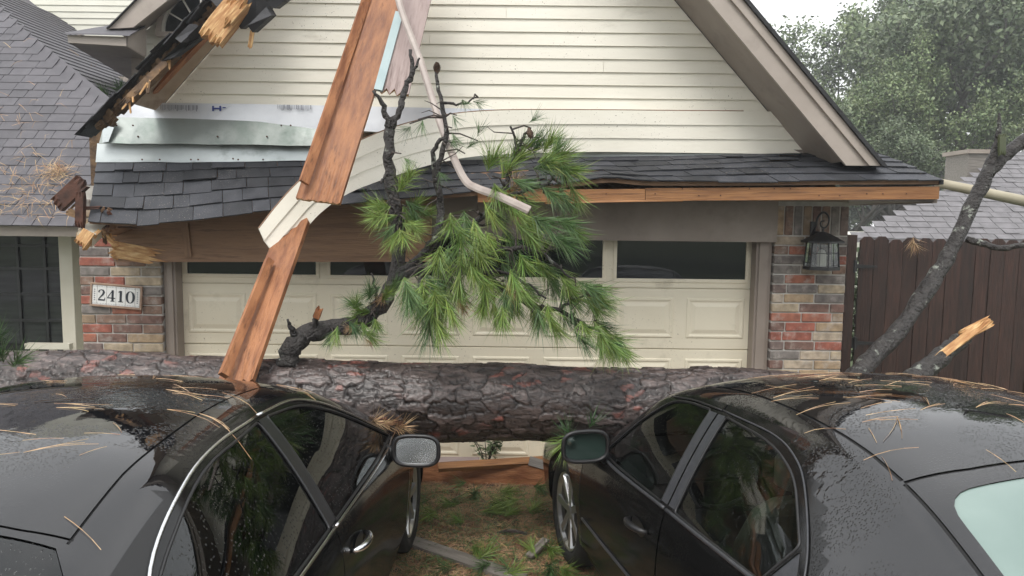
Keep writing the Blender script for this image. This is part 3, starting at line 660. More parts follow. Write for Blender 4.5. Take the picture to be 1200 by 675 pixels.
for i in range(15):          # hip cap shingles
    a = lerp(P1, P0, i/12); b = lerp(P1, P0, (i+1.2)/12); n2 = Vector((0,-.7,.7)); up = (nB+n2).normalized()
    s1 = (P0-P1).normalized().cross(n2).normalized(); s2 = (P0-P1).normalized().cross(nB).normalized()
    m = MB(); wdt = .13
    for sgn, sd_ in ((1, s1), (-1, s2)):
        nrm_ = n2 if sgn == 1 else nB
        v = sd_ if sd_.dot(Vector((0,-1,-1)) if sgn == 1 else Vector((1,0,-1))) > 0 else -sd_
        m.hexa([a+up*.018, b+up*.006, b+v*wdt+nrm_*.006, a+v*wdt+nrm_*.018, a+up*.026, b+up*.014, b+v*wdt+nrm_*.014, a+v*wdt+nrm_*.026])
    ob('ridge_shingle', m, M['shingle_wing'], roofA)
# far wall and rear gable with a fan window
fy = 11.6
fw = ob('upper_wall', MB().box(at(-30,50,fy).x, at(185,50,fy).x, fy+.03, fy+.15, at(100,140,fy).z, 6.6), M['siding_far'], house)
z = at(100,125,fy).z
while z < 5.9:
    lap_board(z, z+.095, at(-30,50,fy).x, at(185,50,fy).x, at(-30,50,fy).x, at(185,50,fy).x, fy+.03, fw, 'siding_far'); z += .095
gy = 8.6
ga = at(240, -80, gy); gl = at(158, 8, gy); gs = (ga.z-gl.z)/(ga.x-gl.x)
zlo = at(200, 125, gy).z; xl = at(157, 60, gy).x; zk = ga.z-gs*(ga.x-xl)
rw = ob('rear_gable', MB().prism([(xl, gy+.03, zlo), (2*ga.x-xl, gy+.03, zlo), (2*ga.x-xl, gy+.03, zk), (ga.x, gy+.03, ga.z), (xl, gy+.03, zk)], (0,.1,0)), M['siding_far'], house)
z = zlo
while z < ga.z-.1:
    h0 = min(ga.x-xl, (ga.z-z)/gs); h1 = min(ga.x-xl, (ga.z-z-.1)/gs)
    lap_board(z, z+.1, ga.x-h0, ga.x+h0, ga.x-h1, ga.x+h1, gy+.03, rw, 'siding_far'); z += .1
wc = at(237, 38, gy-.03); R0 = 46/F*gy; 
fan = ob('fan_window', MB().add([wc+Vector((R0*math.cos(a_), .02, R0*math.sin(a_))) for a_ in np.linspace(0, math.pi, 25)], [tuple(range(25))]), M['pane'], house)
def arc(r, w_, y, th=.03):
    m = MB(); n = 24
    for i in range(n):
        a_, b_ = math.pi*i/n, math.pi*(i+1)/n
        c_ = lambda rr, an, yy: wc+Vector((rr*math.cos(an), yy, rr*math.sin(an)))
        m.hexa([c_(r,a_,y), c_(r,b_,y), c_(r,b_,y+th), c_(r,a_,y+th), c_(r+w_,a_,y), c_(r+w_,b_,y), c_(r+w_,b_,y+th), c_(r+w_,a_,y+th)])
    return m
ob('arch_casing', arc(R0, .055, -.03, .07), M['taupe_light'], fan); ob('arch_muntin', arc(R0*.40, .02, -.01, .025), M['frame_white'], fan)
ob('arch_muntin', arc(R0*.93, .03, -.012, .03), M['frame_white'], fan)
for k in range(1, 6):
    an = math.pi*k/6; u = Vector((math.cos(an), 0, math.sin(an))); p = Vector((-math.sin(an), 0, math.cos(an)))*.009
    a_, b_ = wc+u*R0*.42, wc+u*R0*.93
    ob('radial_muntin', MB().prism([a_-p, b_-p, b_+p, a_+p], (0,-.015,0)), M['frame_white'], fan)
ob('window_sill', MB().box(wc.x-R0-.06, wc.x+R0+.06, gy-.06, gy+.02, wc.z-.05, wc.z-.001), M['taupe_light'], fan)
sf = at(188, 62, gy-.03)
ob('shutter_panel', MB().box(sf.x-.07, sf.x+.25, gy-.03, gy+.012, sf.z-.2, sf.z+.08), M['taupe_light'], house)
# rear gable rake and cornice return
ry = 8.1
def qd(pts, ys, name, mat, ext):
    return ob(name, MB().prism([at(x, y, yy) for (x, y), yy in zip(pts, ys)], ext), M[mat], house)
qd([(124,34),(164,-4),(212,-12),(156,32)], [ry]*4, 'rear_rake', 'taupe_light', (0,.03,0))
qd([(124,33),(163,-6),(166,-8),(129,30)], [ry-.03]*4, 'rear_rake_edge', 'shingle_black', (0,.5,0))
qd([(156,32),(212,-12),(222,-8),(165,40)], [ry+.04, ry+.04, gy, gy], 'rear_rake_soffit', 'taupe', (0,.02,.01))
qd([(79,41),(148,43),(148,54),(80,50)], [7.9]*4, 'return_fascia', 'taupe_light', (0,.03,0))
qd([(148,43),(170,33),(170,66),(148,54)], [7.9, 8.45, 8.45, 7.9], 'return_fascia', 'taupe_light', (0,.03,0))
qd([(74,40),(152,42),(170,32),(128,31)], [7.85, 7.85, 8.4, 8.5], 'return_roof', 'shingle_wing', (0,.02,.02))
qd([(82,51),(148,55),(170,67),(158,97)], [7.92, 7.92, 8.42, 10.2], 'return_soffit', 'taupe', (0,.01,.015))
qd([(154,66),(164,64),(164,100),(154,98)], [8.5]*4, 'return_wall', 'taupe', (0,.05,0))
qd([(113,89),(150,90),(150,98),(118,98)], [10.0]*4, 'rear_fascia', 'taupe_light', (0,.03,0))

# ------------------------------------------------------------------ plaque 2410
pc = at(136.5, 347, WY-.02); plq = empty('house_number_plaque', pc, 'tilted framed tile plaque reading 2410 on the left brick pier', 'house number')
plq.rotation_euler = (0, rad(4.3), 0)
PW, PH = 61/F*WY, 28/F*WY
ob('frame', MB().box(-PW/2, PW/2, -.012, .01, -PH/2, -PH/2+.016).box(-PW/2, PW/2, -.012, .01, PH/2-.016, PH/2).box(-PW/2, -PW/2+.016, -.0119, .01, -PH/2+.016, PH/2-.016).box(PW/2-.016, PW/2, -.0119, .01, -PH/2+.016, PH/2-.016).box(-PW/2+.01, PW/2-.01, .0, .009, -PH/2+.01, PH/2-.01), M['tile_frame'], plq, local=True, bevel=.003)
iw = PW-.036; tw = [.5, 1, 1, 1, 1, .5]; x = -iw/2; tiles = []
for t in tw:
    wd = iw*t/5; tl = ob('tile', MB().box(x+.0015, x+wd-.0015, -.007, .0, -PH/2+.018, PH/2-.018), M['tile_white'], plq, local=True, bevel=.001); tiles.append((tl, x+wd/2, wd)); x += wd
def stroke(m, pts, ws):
    pts = [Vector((p[0], 0, p[1])) for p in pts]; n = len(pts); b0 = len(m.v)
    for i, p in enumerate(pts):
        t = (pts[min(i+1, n-1)]-pts[max(i-1, 0)]).normalized(); q = Vector((-t.z, 0, t.x)); m.v += [p+q*ws[i]/2, p-q*ws[i]/2]
    for i in range(n-1): m.f.append((b0+2*i, b0+2*i+1, b0+2*i+3, b0+2*i+2))
dh = PH*.30
def digit(ch):
    m = MB(); h = dh
    if ch == '0':
        n = 28; pts = [(.30*h*math.cos(a_)*1.0, h*.5*math.sin(a_)*2*.5) for a_ in np.linspace(0, 2*math.pi, n+1)]
        stroke(m, pts, [.06*h+.16*h*abs(math.cos(a_))**1.5 for a_ in np.linspace(0, 2*math.pi, n+1)])
    if ch == '1':
        stroke(m, [(0,-.47*h),(0,.5*h)], [.20*h]*2); stroke(m, [(-.22*h,-.47*h),(.22*h,-.47*h)], [.07*h]*2); stroke(m, [(-.2*h,.36*h),(0,.47*h)], [.08*h,.1*h])
    if ch == '4':
        stroke(m, [(.12*h,-.47*h),(.12*h,.5*h)], [.19*h]*2); stroke(m, [(.1*h,.46*h),(-.32*h,-.18*h)], [.07*h]*2); stroke(m, [(-.34*h,-.2*h),(.36*h,-.2*h)], [.09*h]*2); stroke(m, [(-.06*h,-.47*h),(.30*h,-.47*h)], [.07*h]*2)
    if ch == '2':
        pts = [(-.24*h,.22*h),(-.22*h,.38*h),(-.05*h,.47*h),(.12*h,.42*h),(.19*h,.27*h),(.12*h,.08*h),(-.05*h,-.12*h),(-.24*h,-.34*h),(-.28*h,-.42*h)]
        stroke(m, pts, [.16*h,.1*h,.07*h,.14*h,.2*h,.17*h,.11*h,.08*h,.06*h]); stroke(m, [(-.30*h,-.43*h),(.24*h,-.43*h)], [.13*h]*2); stroke(m, [(.24*h,-.46*h),(.29*h,-.2*h)], [.1*h,.04*h])
    return m
dh = PH*.48
for (tl, cx, wd), ch in zip(tiles[1:5], '2410'):
    m = digit(ch); m.v = [v+Vector((cx, -.0085, 0)) for v in m.v]; ob('digit', m, M['ink'], tl, local=True)
for k, (tl, cx, wd) in enumerate(tiles):
    m = MB(); zt = PH/2-.028
    for s in (1, -1):
        n = max(2, int(wd/.012))
        for i in range(n):
            xx = cx-wd/2+(i+.5)*wd/n; m.add([(xx-.003, -.0083, s*zt), (xx, -.0083, s*zt-.004), (xx+.003, -.0083, s*zt), (xx, -.0083, s*zt+.004)], [(0,1,2,3)])
    if k in (0, 5):
        for i in range(6):
            zz = (i-2.5)*.017; m.add([(cx-.007, -.0083, zz), (cx, -.0083, zz-.006), (cx+.007, -.0083, zz), (cx, -.0083, zz+.006)], [(0,1,2,3)])
    ob('border_pattern', m, M['ink_faint'], tl, local=True)

# ------------------------------------------------------------------ lantern
ly = WY-.13; lc = at(963, 300, ly); lamp = empty('wall_lantern', lc, 'black metal carriage lantern with seeded glass on the right brick pier', 'lantern')
U = ly/F
def hexring(r, z, n=6, ph=math.pi/6): return [Vector((r*math.cos(ph+2*math.pi*k/n), r*math.sin(ph+2*math.pi*k/n), z)) for k in range(n)]
rt, rb_, zt, zb_ = 17*U, 19.5*U, 17*U, -13*U
tr_, br_ = hexring(rt, zt), hexring(rb_, zb_)
m = MB()
for k in range(6): m.tube([tr_[k], br_[k]], .006, 6)
for k in range(6):
    m.tube([tr_[k], tr_[(k+1) % 6]], .006, 6); m.tube([br_[k], br_[(k+1) % 6]], .007, 6)
ob('cage', m, M['black_metal'], lamp, local=True)
m = MB()
for k in range(6):
    a_, b_ = br_[k], br_[(k+1) % 6]; c_, d_ = tr_[k], tr_[(k+1) % 6]
    mid = [(a_+b_)/2, (c_+d_)/2]; m.tube(mid, .0025, 5); m.tube([lerp(a_, c_, .55), lerp(b_, d_, .55)], .0025, 5)
ob('leading', m, M['black_metal'], lamp, local=True)
for k in range(6):
    s_ = .985; ob('glass_pane', MB().add([br_[k]*s_, br_[(k+1) % 6]*s_, tr_[(k+1) % 6]*s_, tr_[k]*s_], [(0,1,2,3)]), M['glass_clear'], lamp, local=True)
e1, e2, e3 = hexring(24*U, 17.5*U), hexring(12*U, 24*U), hexring(3*U, 28.5*U)
m = MB(); m.v = hexring(24*U, 15.5*U)+e1+e2+e3
for r in range(3):
    for k in range(6): m.f.append((r*6+k, r*6+(k+1) % 6, r*6+6+(k+1) % 6, r*6+6+k))
m.f.append(tuple(range(18, 24))); m.f.append(tuple(range(5, -1, -1))); ob('lantern_roof', m, M['black_metal'], lamp, local=True)
m = MB(); m.v = hexring(20.5*U, -16*U)+hexring(20.5*U, -13*U); m.f = [tuple(range(5,-1,-1)), tuple(range(6,12))]+[(k, (k+1)%6, 6+(k+1)%6, 6+k) for k in range(6)]
ob('lantern_base', m, M['black_metal'], lamp, local=True)
ob('candle_sleeve', MB().lathe([(0,-12*U),(5*U,-12*U),(5*U,3*U),(2.5*U,7*U),(0,8*U)], (0,0,0), 12), M['lamp_tube'], lamp, local=True)
cu = [(-7,24),(-7.5,34),(-5,45),(1,51),(7,47),(8,39),(4,33),(-1,35),(-1,40),(3,41)]
cu = spline([Vector((x*U, .0+(.12 if i == 0 else .03), z*U)) for i, (x, z) in enumerate(cu)], 6)
ob('scroll_arm', MB().tube(cu, [.010-.005*i/len(cu) for i in range(len(cu))], 8), M['black_metal'], lamp, local=True, smooth=True)
ob('back_plate', MB().box(-8*U, -2*U, .105, .128, 18*U, 40*U).tube([(-5*U,.11,28*U), (0,0,27*U)], .008, 8), M['black_metal'], lamp, local=True, bevel=.004)
ob('bracket_post', MB().tube([(0,0,27*U), (0,.0,32*U)], .008, 8), M['black_metal'], lamp, local=True)

# ------------------------------------------------------------------ fence + gate
FY = 7.0
fz = at(1100, 280, FY).z
def picket(parent, x0, x1, zt, y):
    wd = x1-x0; c = min(.035, wd*.28)
    poly = [(x0, y, .04), (x1, y, .04), (x1, y, zt-c), (x1-c, y, zt), (x0+c, y, zt), (x0, y, zt-c)]
    return ob('fence_board', MB().prism(poly, (0, .018, 0)), M['fence_wood'], parent)
gate = empty('wooden_gate', (at(1030,400,FY).x, FY, 0), 'dark brown dog-ear wooden gate with black hinges beside the brick pier', 'gate')
fence = empty('wooden_fence', (at(1150,400,FY).x, FY, 0), 'dark brown dog-ear wooden fence behind the leaning limb', 'fence')
x = at(1004, 350, FY).x; rs = random.Random(4); i = 0
while x < 9.5:
    wd = .138; p = gate if i < 6 else fence
    picket(p, x+.003, x+wd-.003, fz+rs.uniform(-.012, .012)+(.02 if i < 2 else 0), FY+rs.uniform(-.005, .005)); x += wd; i += 1
xg = at(1004, 350, FY).x+.138*6
for z in (.35, 1.1, 1.7):
    ob('rail', MB().box(at(1006,350,FY).x, xg-.01, FY+.03, FY+.07, z, z+.09), M['fence_wood'], gate); ob('rail', MB().box(xg, 9.5, FY+.03, FY+.07, z, z+.09), M['fence_wood'], fence)
ob('gate_post', MB().box(at(991,350,FY).x-.02, at(999,350,FY).x, FY-.03, FY+.06, 0, fz+.03), M['fence_wood'], fence)
for yy in (312, 402):
    h = at(1001, yy, FY-.02)
    ob('hinge', MB().prism([h+Vector((-.05,0,-.05)), h+Vector((.03,0,-.05)), h+Vector((.03,0,-.02)), h+Vector((.22,0,-.008)), h+Vector((.22,0,.008)), h+Vector((.03,0,.02)), h+Vector((.03,0,.05)), h+Vector((-.05,0,.05))], (0,.008,0)).tube([h+Vector((0,-.005,-.06)), h+Vector((0,-.005,.06))], .014, 8), M['black_metal'], gate)
# bare pole poking out behind the eave corner
ob('bare_pole', MB().tube([at(1098,214,7.3), at(1150,225,7.3), at(1230,242,7.3)], [.045,.05,.055], 10), pm('bare_wood', (.36,.32,.23), (.44,.40,.30), 5, rough=.6), smooth=True, label='pale bare round pole sticking out beyond the right eave corner above the fence', cat='pole')

# ------------------------------------------------------------------ neighbour house
NY = 13.0
nb = empty('neighbor_house', (at(1200, 300, NY).x+2, NY+3, 0), 'neighbouring house with pale grey shingle roof behind the fence', 'house')
n0 = at(1000, 280, NY); n1 = at(1300, 128, NY+4.5)
sl = (n1.z-n0.z)/4.5
def nroof(x, Y): return Vector((x, Y, n0.z+(Y-NY)*sl))
ob('wall', MB().box(n0.x+.5, 22, NY+.5, NY+8, 0, n0.z), M['siding_far'], nb)
Pn = [nroof(n0.x, NY), nroof(24, NY), nroof(24, NY+4.5), nroof(n1.x, NY+4.5)]
nr = ob('roof', MB().prism(Pn, (0,0,-.06)), M['shingle_pale'], nb)
m = MB(); rs = random.Random(9); rr = 30
for r in range(rr):
    Y0 = NY+r*.15; xs = n0.x+(n1.x-n0.x)*(r*.15/4.5); x = xs
    while x < 13:
        wd = rs.uniform(.2, .4); k = rs.uniform(.015, .035); e_ = 1.15*.15
        m.hexa([nroof(x+.006,Y0)+Vector((0,0,k-.012)), nroof(x+wd-.006,Y0)+Vector((0,0,k-.012)), nroof(x+wd-.006,Y0+e_), nroof(x+.006,Y0+e_), nroof(x+.006,Y0)+Vector((0,0,k)), nroof(x+wd-.006,Y0)+Vector((0,0,k)), nroof(x+wd-.006,Y0+e_)+Vector((0,0,.008)), nroof(x+.006,Y0+e_)+Vector((0,0,.008))])
        x += wd
ob('shingles', m, M['shingle_pale'], nr, kind='stuff')
b0 = at(1133, 213, 15.2); b1 = at(1158, 180, 15.2)
ch = ob('chimney_box', MB().box(b0.x, b1.x+.05, 15.2, 16.0, b0.z-.6, b1.z), M['wood_grey'], nb)
ob('chimney_cap', MB().box(b0.x-.05, b1.x+.1, 15.15, 16.05, b1.z, b1.z+.08), M['taupe'], nb)
# ================================================================== fallen pine
def mesh_attr(me, name, vals, dom='FACE'):
    a_ = me.attributes.new(name, 'FLOAT', dom); a_.data.foreach_set('value', np.asarray(vals, dtype=np.float32))
TA = at(-200, 460, 4.28); TB = at(1012, 481, 4.42)
pine = empty('fallen_pine_tree', Vector((0, 4.33, 0)), 'fallen pine with thick scaly trunk lying across the hoods of both black cars', 'tree')
NX, NA = 1000, 180
tx = np.linspace(0, 1, NX); ta = np.linspace(0, 2*np.pi, NA, endpoint=False)
T, A = np.meshgrid(tx, ta, indexing='ij')
Ltr = (TB-TA).length
Rr = .272-.062*T+.008*np.sin(T*9)+.006*np.sin(T*23+1)
rng = np.random.RandomState(3)
def smooth_noise(u, v, su, sv, per, seed):
    """value noise, periodic in v with period per cells"""
    r_ = np.random.RandomState(seed); tab = r_.rand(512, per)
    x = u*su; y = v*per
    xi = np.floor(x).astype(int); yi = np.floor(y).astype(int); fx_ = x-xi; fy_ = y-yi
    fx_ = fx_*fx_*(3-2*fx_); fy_ = fy_*fy_*(3-2*fy_)
    g_ = lambda i, j: tab[i % 512, j % per]
    return (g_(xi,yi)*(1-fx_)+g_(xi+1,yi)*fx_)*(1-fy_)+(g_(xi,yi+1)*(1-fx_)+g_(xi+1,yi+1)*fx_)*fy_
U_ = T*Ltr; V_ = A/(2*np.pi)
wu = (smooth_noise(U_, V_, 12, 0, 18, 1)-.5)*.07+(smooth_noise(U_, V_, 30, 0, 44, 6)-.5)*.03; wv_ = (smooth_noise(U_, V_, 11, 0, 16, 2)-.5)*.035+(smooth_noise(U_, V_, 28, 0, 40, 7)-.5)*.016
def worley(u, v, ca, nb_, seed):
    r_ = np.random.RandomState(seed); jx = r_.rand(256, nb_); jy = r_.rand(256, nb_); hh = r_.rand(256, nb_)
    x = u/ca; y = v*nb_; xi = np.floor(x).astype(int); yi = np.floor(y).astype(int)
    f1 = np.full(u.shape, 9.); f2 = np.full(u.shape, 9.); idv = np.zeros(u.shape)
    for i in (-1, 0, 1):
        for j in (-1, 0, 1):
            a_ = (xi+i) % 256; b_ = (yi+j) % nb_
            dd = np.hypot(xi+i+.12+.76*jx[a_, b_]-x, yi+j+.12+.76*jy[a_, b_]-y)
            up = dd < f1; f2 = np.where(up, f1, np.minimum(f2, dd)); idv = np.where(up, hh[a_, b_], idv); f1 = np.where(up, dd, f1)
    return f1, f2, idv
f1, f2, idv = worley(U_+wu*1.2, V_+wv_*.95, .155, 24, 5)
g1, g2, id2 = worley(U_+wu*.9, V_+wv_*.8, .075, 46, 9)
plate = np.clip((f2-f1)/.085, 0, 1); flake = np.clip((g2-g1)/.11, 0, 1)
ter = np.floor((smooth_noise(U_+wu, V_+wv_, 22, 0, 34, 31)*.6+smooth_noise(U_, V_, 50, 0, 70, 32)*.4)*6)/6
disp = -.014*(1-plate)**1.2+.016*(idv-.5)+.003*(id2-.5)*plate-.003*(1-flake)*plate+.004*(ter-.5)*plate+.012*(smooth_noise(U_, V_, 3, 0, 7, 4)-.5)
Rd = Rr+disp
ax = (TB-TA).normalized(); uu = Vector((0, -1, 0)); uu = (uu-ax*uu.dot(ax)).normalized(); vv = ax.cross(uu)
cen = np.array(TA)[None,None,:]+np.array(ax)[None,None,:]*(U_[...,None])
cen[..., 2] += .010*np.sin(T*3.1)+.007*np.sin(T*31); 
pts = cen+(np.cos(A)[...,None]*np.array(uu)+np.sin(A)[...,None]*np.array(vv))*Rd[...,None]
org = np.array(pine.location)
V3 = (pts-org).reshape(-1, 3)
ii = np.arange(NX-1)[:,None]*NA; jj = np.arange(NA)[None,:]; j2 = (jj+1) % NA
faces = np.stack([ii+jj, ii+j2, ii+NA+j2, ii+NA+jj], -1).reshape(-1, 4)
me = bpy.data.meshes.new('trunk'); me.from_pydata(V3.tolist(), [], faces.tolist()+[list(range(NA-1,-1,-1)), list(range((NX-1)*NA, NX*NA))]); me.update()
me.polygons.foreach_set('use_smooth', [True]*len(me.polygons))
base = np.stack([.027+.076*idv, .020+.058*idv, .018+.053*idv], -1)
cool = (smooth_noise(U_, V_, 5, 0, 9, 11))[...,None]; base = base*(.75+.5*cool)
red = np.clip((id2-.86)/.05, 0, 1)*np.clip((smooth_noise(U_, V_, 4, 0, 6, 21)-.42)/.15, 0, 1)*flake; base = base*(1-.75*red[...,None])+np.array([.16,.05,.036])*.75*red[...,None]
base = base*(.8+.25*ter[...,None]+.3*(id2[...,None]-.5)); crk = (1-np.clip((f2-f1)/.15, 0, 1)**.8)[...,None]; base = base*(1-.95*crk)+np.array([.010,.007,.006])*.95*crk
base *= (1-.55*(1-flake)*plate)[...,None]
ca_ = me.color_attributes.new('bark', 'FLOAT_COLOR', 'POINT'); ca_.data.foreach_set('color', np.concatenate([base.reshape(-1,3), np.ones((NX*NA,1))], 1).astype(np.float32).ravel())
trunk = link('trunk', me, M['pine_bark'], pine)

# needles ---------------------------------------------------------
def tuft_mesh(name, n, ln, spread, droop, mat, seed, core=.10, wd=.0035, sag=0):
    r_ = random.Random(seed); V, Fc, tone = [], [], []
    for i in range(n):
        z0 = r_.uniform(0, core); an = r_.uniform(0, 2*math.pi); tl = min(1.5, abs(r_.gauss(spread, spread*.35)))
        l_ = ln*r_.uniform(.55, 1.12)
        dr = Vector((math.sin(tl)*math.cos(an), math.sin(tl)*math.sin(an), math.cos(tl)))
        sd_ = dr.cross(Vector((r_.uniform(-1,1), r_.uniform(-1,1), r_.uniform(-1,1)))).normalized()*wd/2
        bend = Vector((r_.gauss(0,.28), r_.gauss(0,.28), r_.gauss(0,.22)))*(2.2 if r_.random() < .1 else 1)
        p = Vector((0, 0, z0)); b = len(V)
        pts_ = [p, p+dr*l_*.5+bend*l_*.08, p+dr*l_+bend*l_*.28]
        V += [pts_[0]-sd_*.7, pts_[0]+sd_*.7, pts_[1]-sd_, pts_[1]+sd_, pts_[2]]
        Fc += [(b, b+1, b+3, b+2), (b+2, b+3, b+4)]; t_ = r_.random(); tone += [t_, t_]
    m_ = bpy.data.meshes.new(name); m_.from_pydata([tuple(v) for v in V], [], Fc); m_.update(); mesh_attr(m_, 'tone', tone); m_.materials.append(M[mat]); return m_
TUFTS = [tuft_mesh('needle_tuft', 120, .20, sp_, 0, 'needle', s, core=co_) for s, sp_, co_ in ((0,.62,.09),(1,.48,.13),(2,.78,.11),(3,.42,.15))]+[tuft_mesh('needle_tuft', 110, .19, .50, 0, 'needle_dark', s, core=.12) for s in (11, 12)]
TUFTS_THIN = [tuft_mesh('needle_tuft', 34, .19, .5, 0, 'needle_dark', s, core=.05) for s in (21, 22)]
TUFT_DEAD = tuft_mesh('dead_needles', 60, .17, .6, 0, 'needle_dead', 31, wd=.0035)
def put_tuft(me, p, dirv, parent, sc=1, name='needle_tuft'):
    o = bpy.data.objects.new(name, me); COL.objects.link(o)
    q = Vector(dirv).normalized().to_track_quat('Z', 'Y')
    o.matrix_basis = Matrix.Translation(p-(worg(parent) if parent else Vector())) @ q.to_matrix().to_4x4() @ Matrix.Rotation(random.uniform(0, 6.28), 4, 'Z') @ Matrix.Scale(sc, 4)
    if parent: o.parent = parent
    return o
def gnarl(pts, r0, r1, n=5, wob=.012, seed=0, k=10):
    rs_ = random.Random(seed); P = spline(pts, n); m_ = len(P)
    P = [p+Vector((rs_.uniform(-wob,wob), rs_.uniform(-wob,wob), rs_.uniform(-wob,wob)))*(0 if i in (0, m_-1) else 1) for i, p in enumerate(P)]
    R = [lerp(r0, r1, i/(m_-1))*rs_.uniform(.88, 1.14) for i in range(m_)]
    return P, R
def A_(l, Y0=None): return [at(x, y, Y) for x, y, Y in l]
bm_ = MB()
def addlimb(pts, r0, r1, seed=0, wob=.008, n=5, k=9): P, R = gnarl(A_(pts), r0, r1, n, wob, seed); bm_.tube(P, R, k); return P
main = addlimb([(336,430,4.28),(344,404,4.32),(366,388,4.38),(408,382,4.45),(440,364,4.5),(461,332,4.52),(468,285,4.54),(462,238,4.56),(456,192,4.58),(457,152,4.6)], .066, .030, 1, .010)
addlimb([(348,400,4.33),(342,386,4.28),(337,374,4.25)], .026, .006, 2, .004)
addlimb([(364,390,4.36),(370,376,4.33),(373,364,4.3)], .024, .016, 3, .006)
addlimb([(457,152,4.6),(449,125,4.58),(437,106,4.56)], .022, .008, 4)
addlimb([(457,152,4.6),(470,125,4.62),(473,105,4.64),(484,84,4.66),(481,58,4.68)], .024, .010, 5)
addlimb([(476,96,4.65),(486,82,4.66),(492,68,4.66)], .012, .006, 15)
b2 = addlimb([(466,322,4.52),(492,302,4.45),(512,276,4.4),(516,240,4.42),(513,200,4.44),(522,165,4.46),(517,120,4.48),(511,84,4.5)], .030, .009, 6)
b3 = addlimb([(512,276,4.4),(545,268,4.3),(580,240,4.25),(596,205,4.25),(604,172,4.25),(598,148,4.25)], .024, .006, 7)
b4 = addlimb([(466,325,4.52),(505,312,4.3),(545,318,4.2),(582,335,4.15),(620,357,4.1),(655,364,4.1),(690,382,4.08),(722,400,4.06)], .028, .006, 8)
b5 = addlimb([(545,318,4.2),(570,300,4.1),(605,290,4.05),(640,300,4.05),(668,325,4.05)], .018, .006, 9)
b6 = addlimb([(580,240,4.25),(610,225,4.2),(640,215,4.2),(655,195,4.2)], .015, .005, 10)
b7 = addlimb([(655,364,4.1),(672,350,4.05),(690,345,4.05)], .010, .005, 11)
b8 = addlimb([(517,120,4.48),(540,122,4.5),(560,114,4.5)], .010, .004, 12)
b9 = addlimb([(516,240,4.42),(508,185,4.36),(512,168,4.34),(520,162,4.33)], .018, .009, 13)
b10 = addlimb([(605,172,4.25),(618,156,4.22),(622,150,4.2)], .010, .005, 14)
addlimb([(505,312,4.3),(490,330,4.1),(500,352,4.0),(510,380,3.98)], .014, .005, 16)
addlimb([(442,362,4.5),(440,340,4.4),(435,320,4.38)], .010, .005, 17)
addlimb([(458,200,4.58),(449,208,4.5),(446,215,4.46)], .010, .005, 18)
addlimb([(560,322,4.18),(590,318,4.08),(620,335,4.0),(640,350,3.98)], .012, .005, 19)
branch = ob('branch', bm_, M['limb_bark'], pine, smooth=True)
rs = random.Random(77)
# tuft list: (px, py, Y, aim dx, aim dy in the picture, depth aim, scale)
tl = []
def T_(px, py, Y, dx, dy, sc=1., dz=-.3, thin=False): tl.append((px, py, Y, dx, dy, dz, sc, thin))
# big bright mass hanging below the second fork
for px, py, dx, dy in ((480,325,.3,1),(492,330,.1,1),(505,335,.2,1),(500,322,.6,.8),(515,340,.0,1),(488,345,-.1,1),(512,362,.3,1),(525,345,.5,1),(500,370,.1,1)): T_(px, py, 4.08, dx, dy, 1.0)
# middle mass
for px, py, dx, dy in ((540,300,.4,.9),(555,290,.5,.8),(570,305,.4,.9),(585,300,.5,.8),(600,315,.4,.9),(560,320,.2,1),(590,330,.4,.9),(615,330,.6,.7),(575,270,.5,.8),(600,265,.6,.7),(625,300,.5,.8),(640,305,.6,.8),(655,315,.5,.9),(545,265,.2,.9),(560,250,.3,.9),(530,290,.0,1),(535,320,.1,1),(660,340,.7,.7),(640,275,.8,.5),(620,250,.8,.5),(655,265,.8,.6)): T_(px, py, 4.10, dx, dy, .98)
# upper right mass
for px, py, dx, dy in ((590,215,.3,-.6),(600,190,.5,-.7),(610,180,.8,-.5),(625,195,.9,-.2),(640,200,.7,-.6),(650,195,.9,.2),(655,215,.6,.9),(630,220,.9,.5),(605,215,.8,.5),(640,180,.5,-.9),(650,190,.3,.9),(585,235,.7,.5),(570,230,.3,.8),(600,240,.7,.6)): T_(px, py, 4.22, dx, dy, .9)
# lower right sweep
for px, py, dx, dy in ((600,345,.2,1),(620,355,.3,1),(640,360,.2,.9),(655,362,.6,.8),(672,370,.5,1),(690,380,.7,.8),(705,390,.4,1),(715,395,.7,.9),(700,375,.9,.4),(685,345,.9,.3),(690,350,.7,.8),(675,335,.8,.5),(722,398,.3,1),(580,345,.0,1),(565,345,-.2,1)): T_(px, py, 4.06, dx, dy, .88)
# around the upright stem
for px, py, dx, dy in ((462,250,-.9,.4),(462,258,-.6,.8),(466,270,.2,1),(470,262,.8,.5),(458,240,-1,.0),(470,235,.8,.7),(468,240,.5,.9),(475,250,.9,-.2),(466,225,.4,-.7),(450,340,-.6,.4)): T_(px, py, 4.45, dx, dy, .8)
# along the low arm
for px, py, dx, dy in ((440,364,-1,-.1),(425,372,-.8,.2),(425,380,.6,.8),(440,372,.4,1),(398,384,-.3,1),(432,355,.2,-.7),(452,345,.6,-.6),(405,378,.3,.8)): T_(px, py, 4.4, dx, dy, .62)
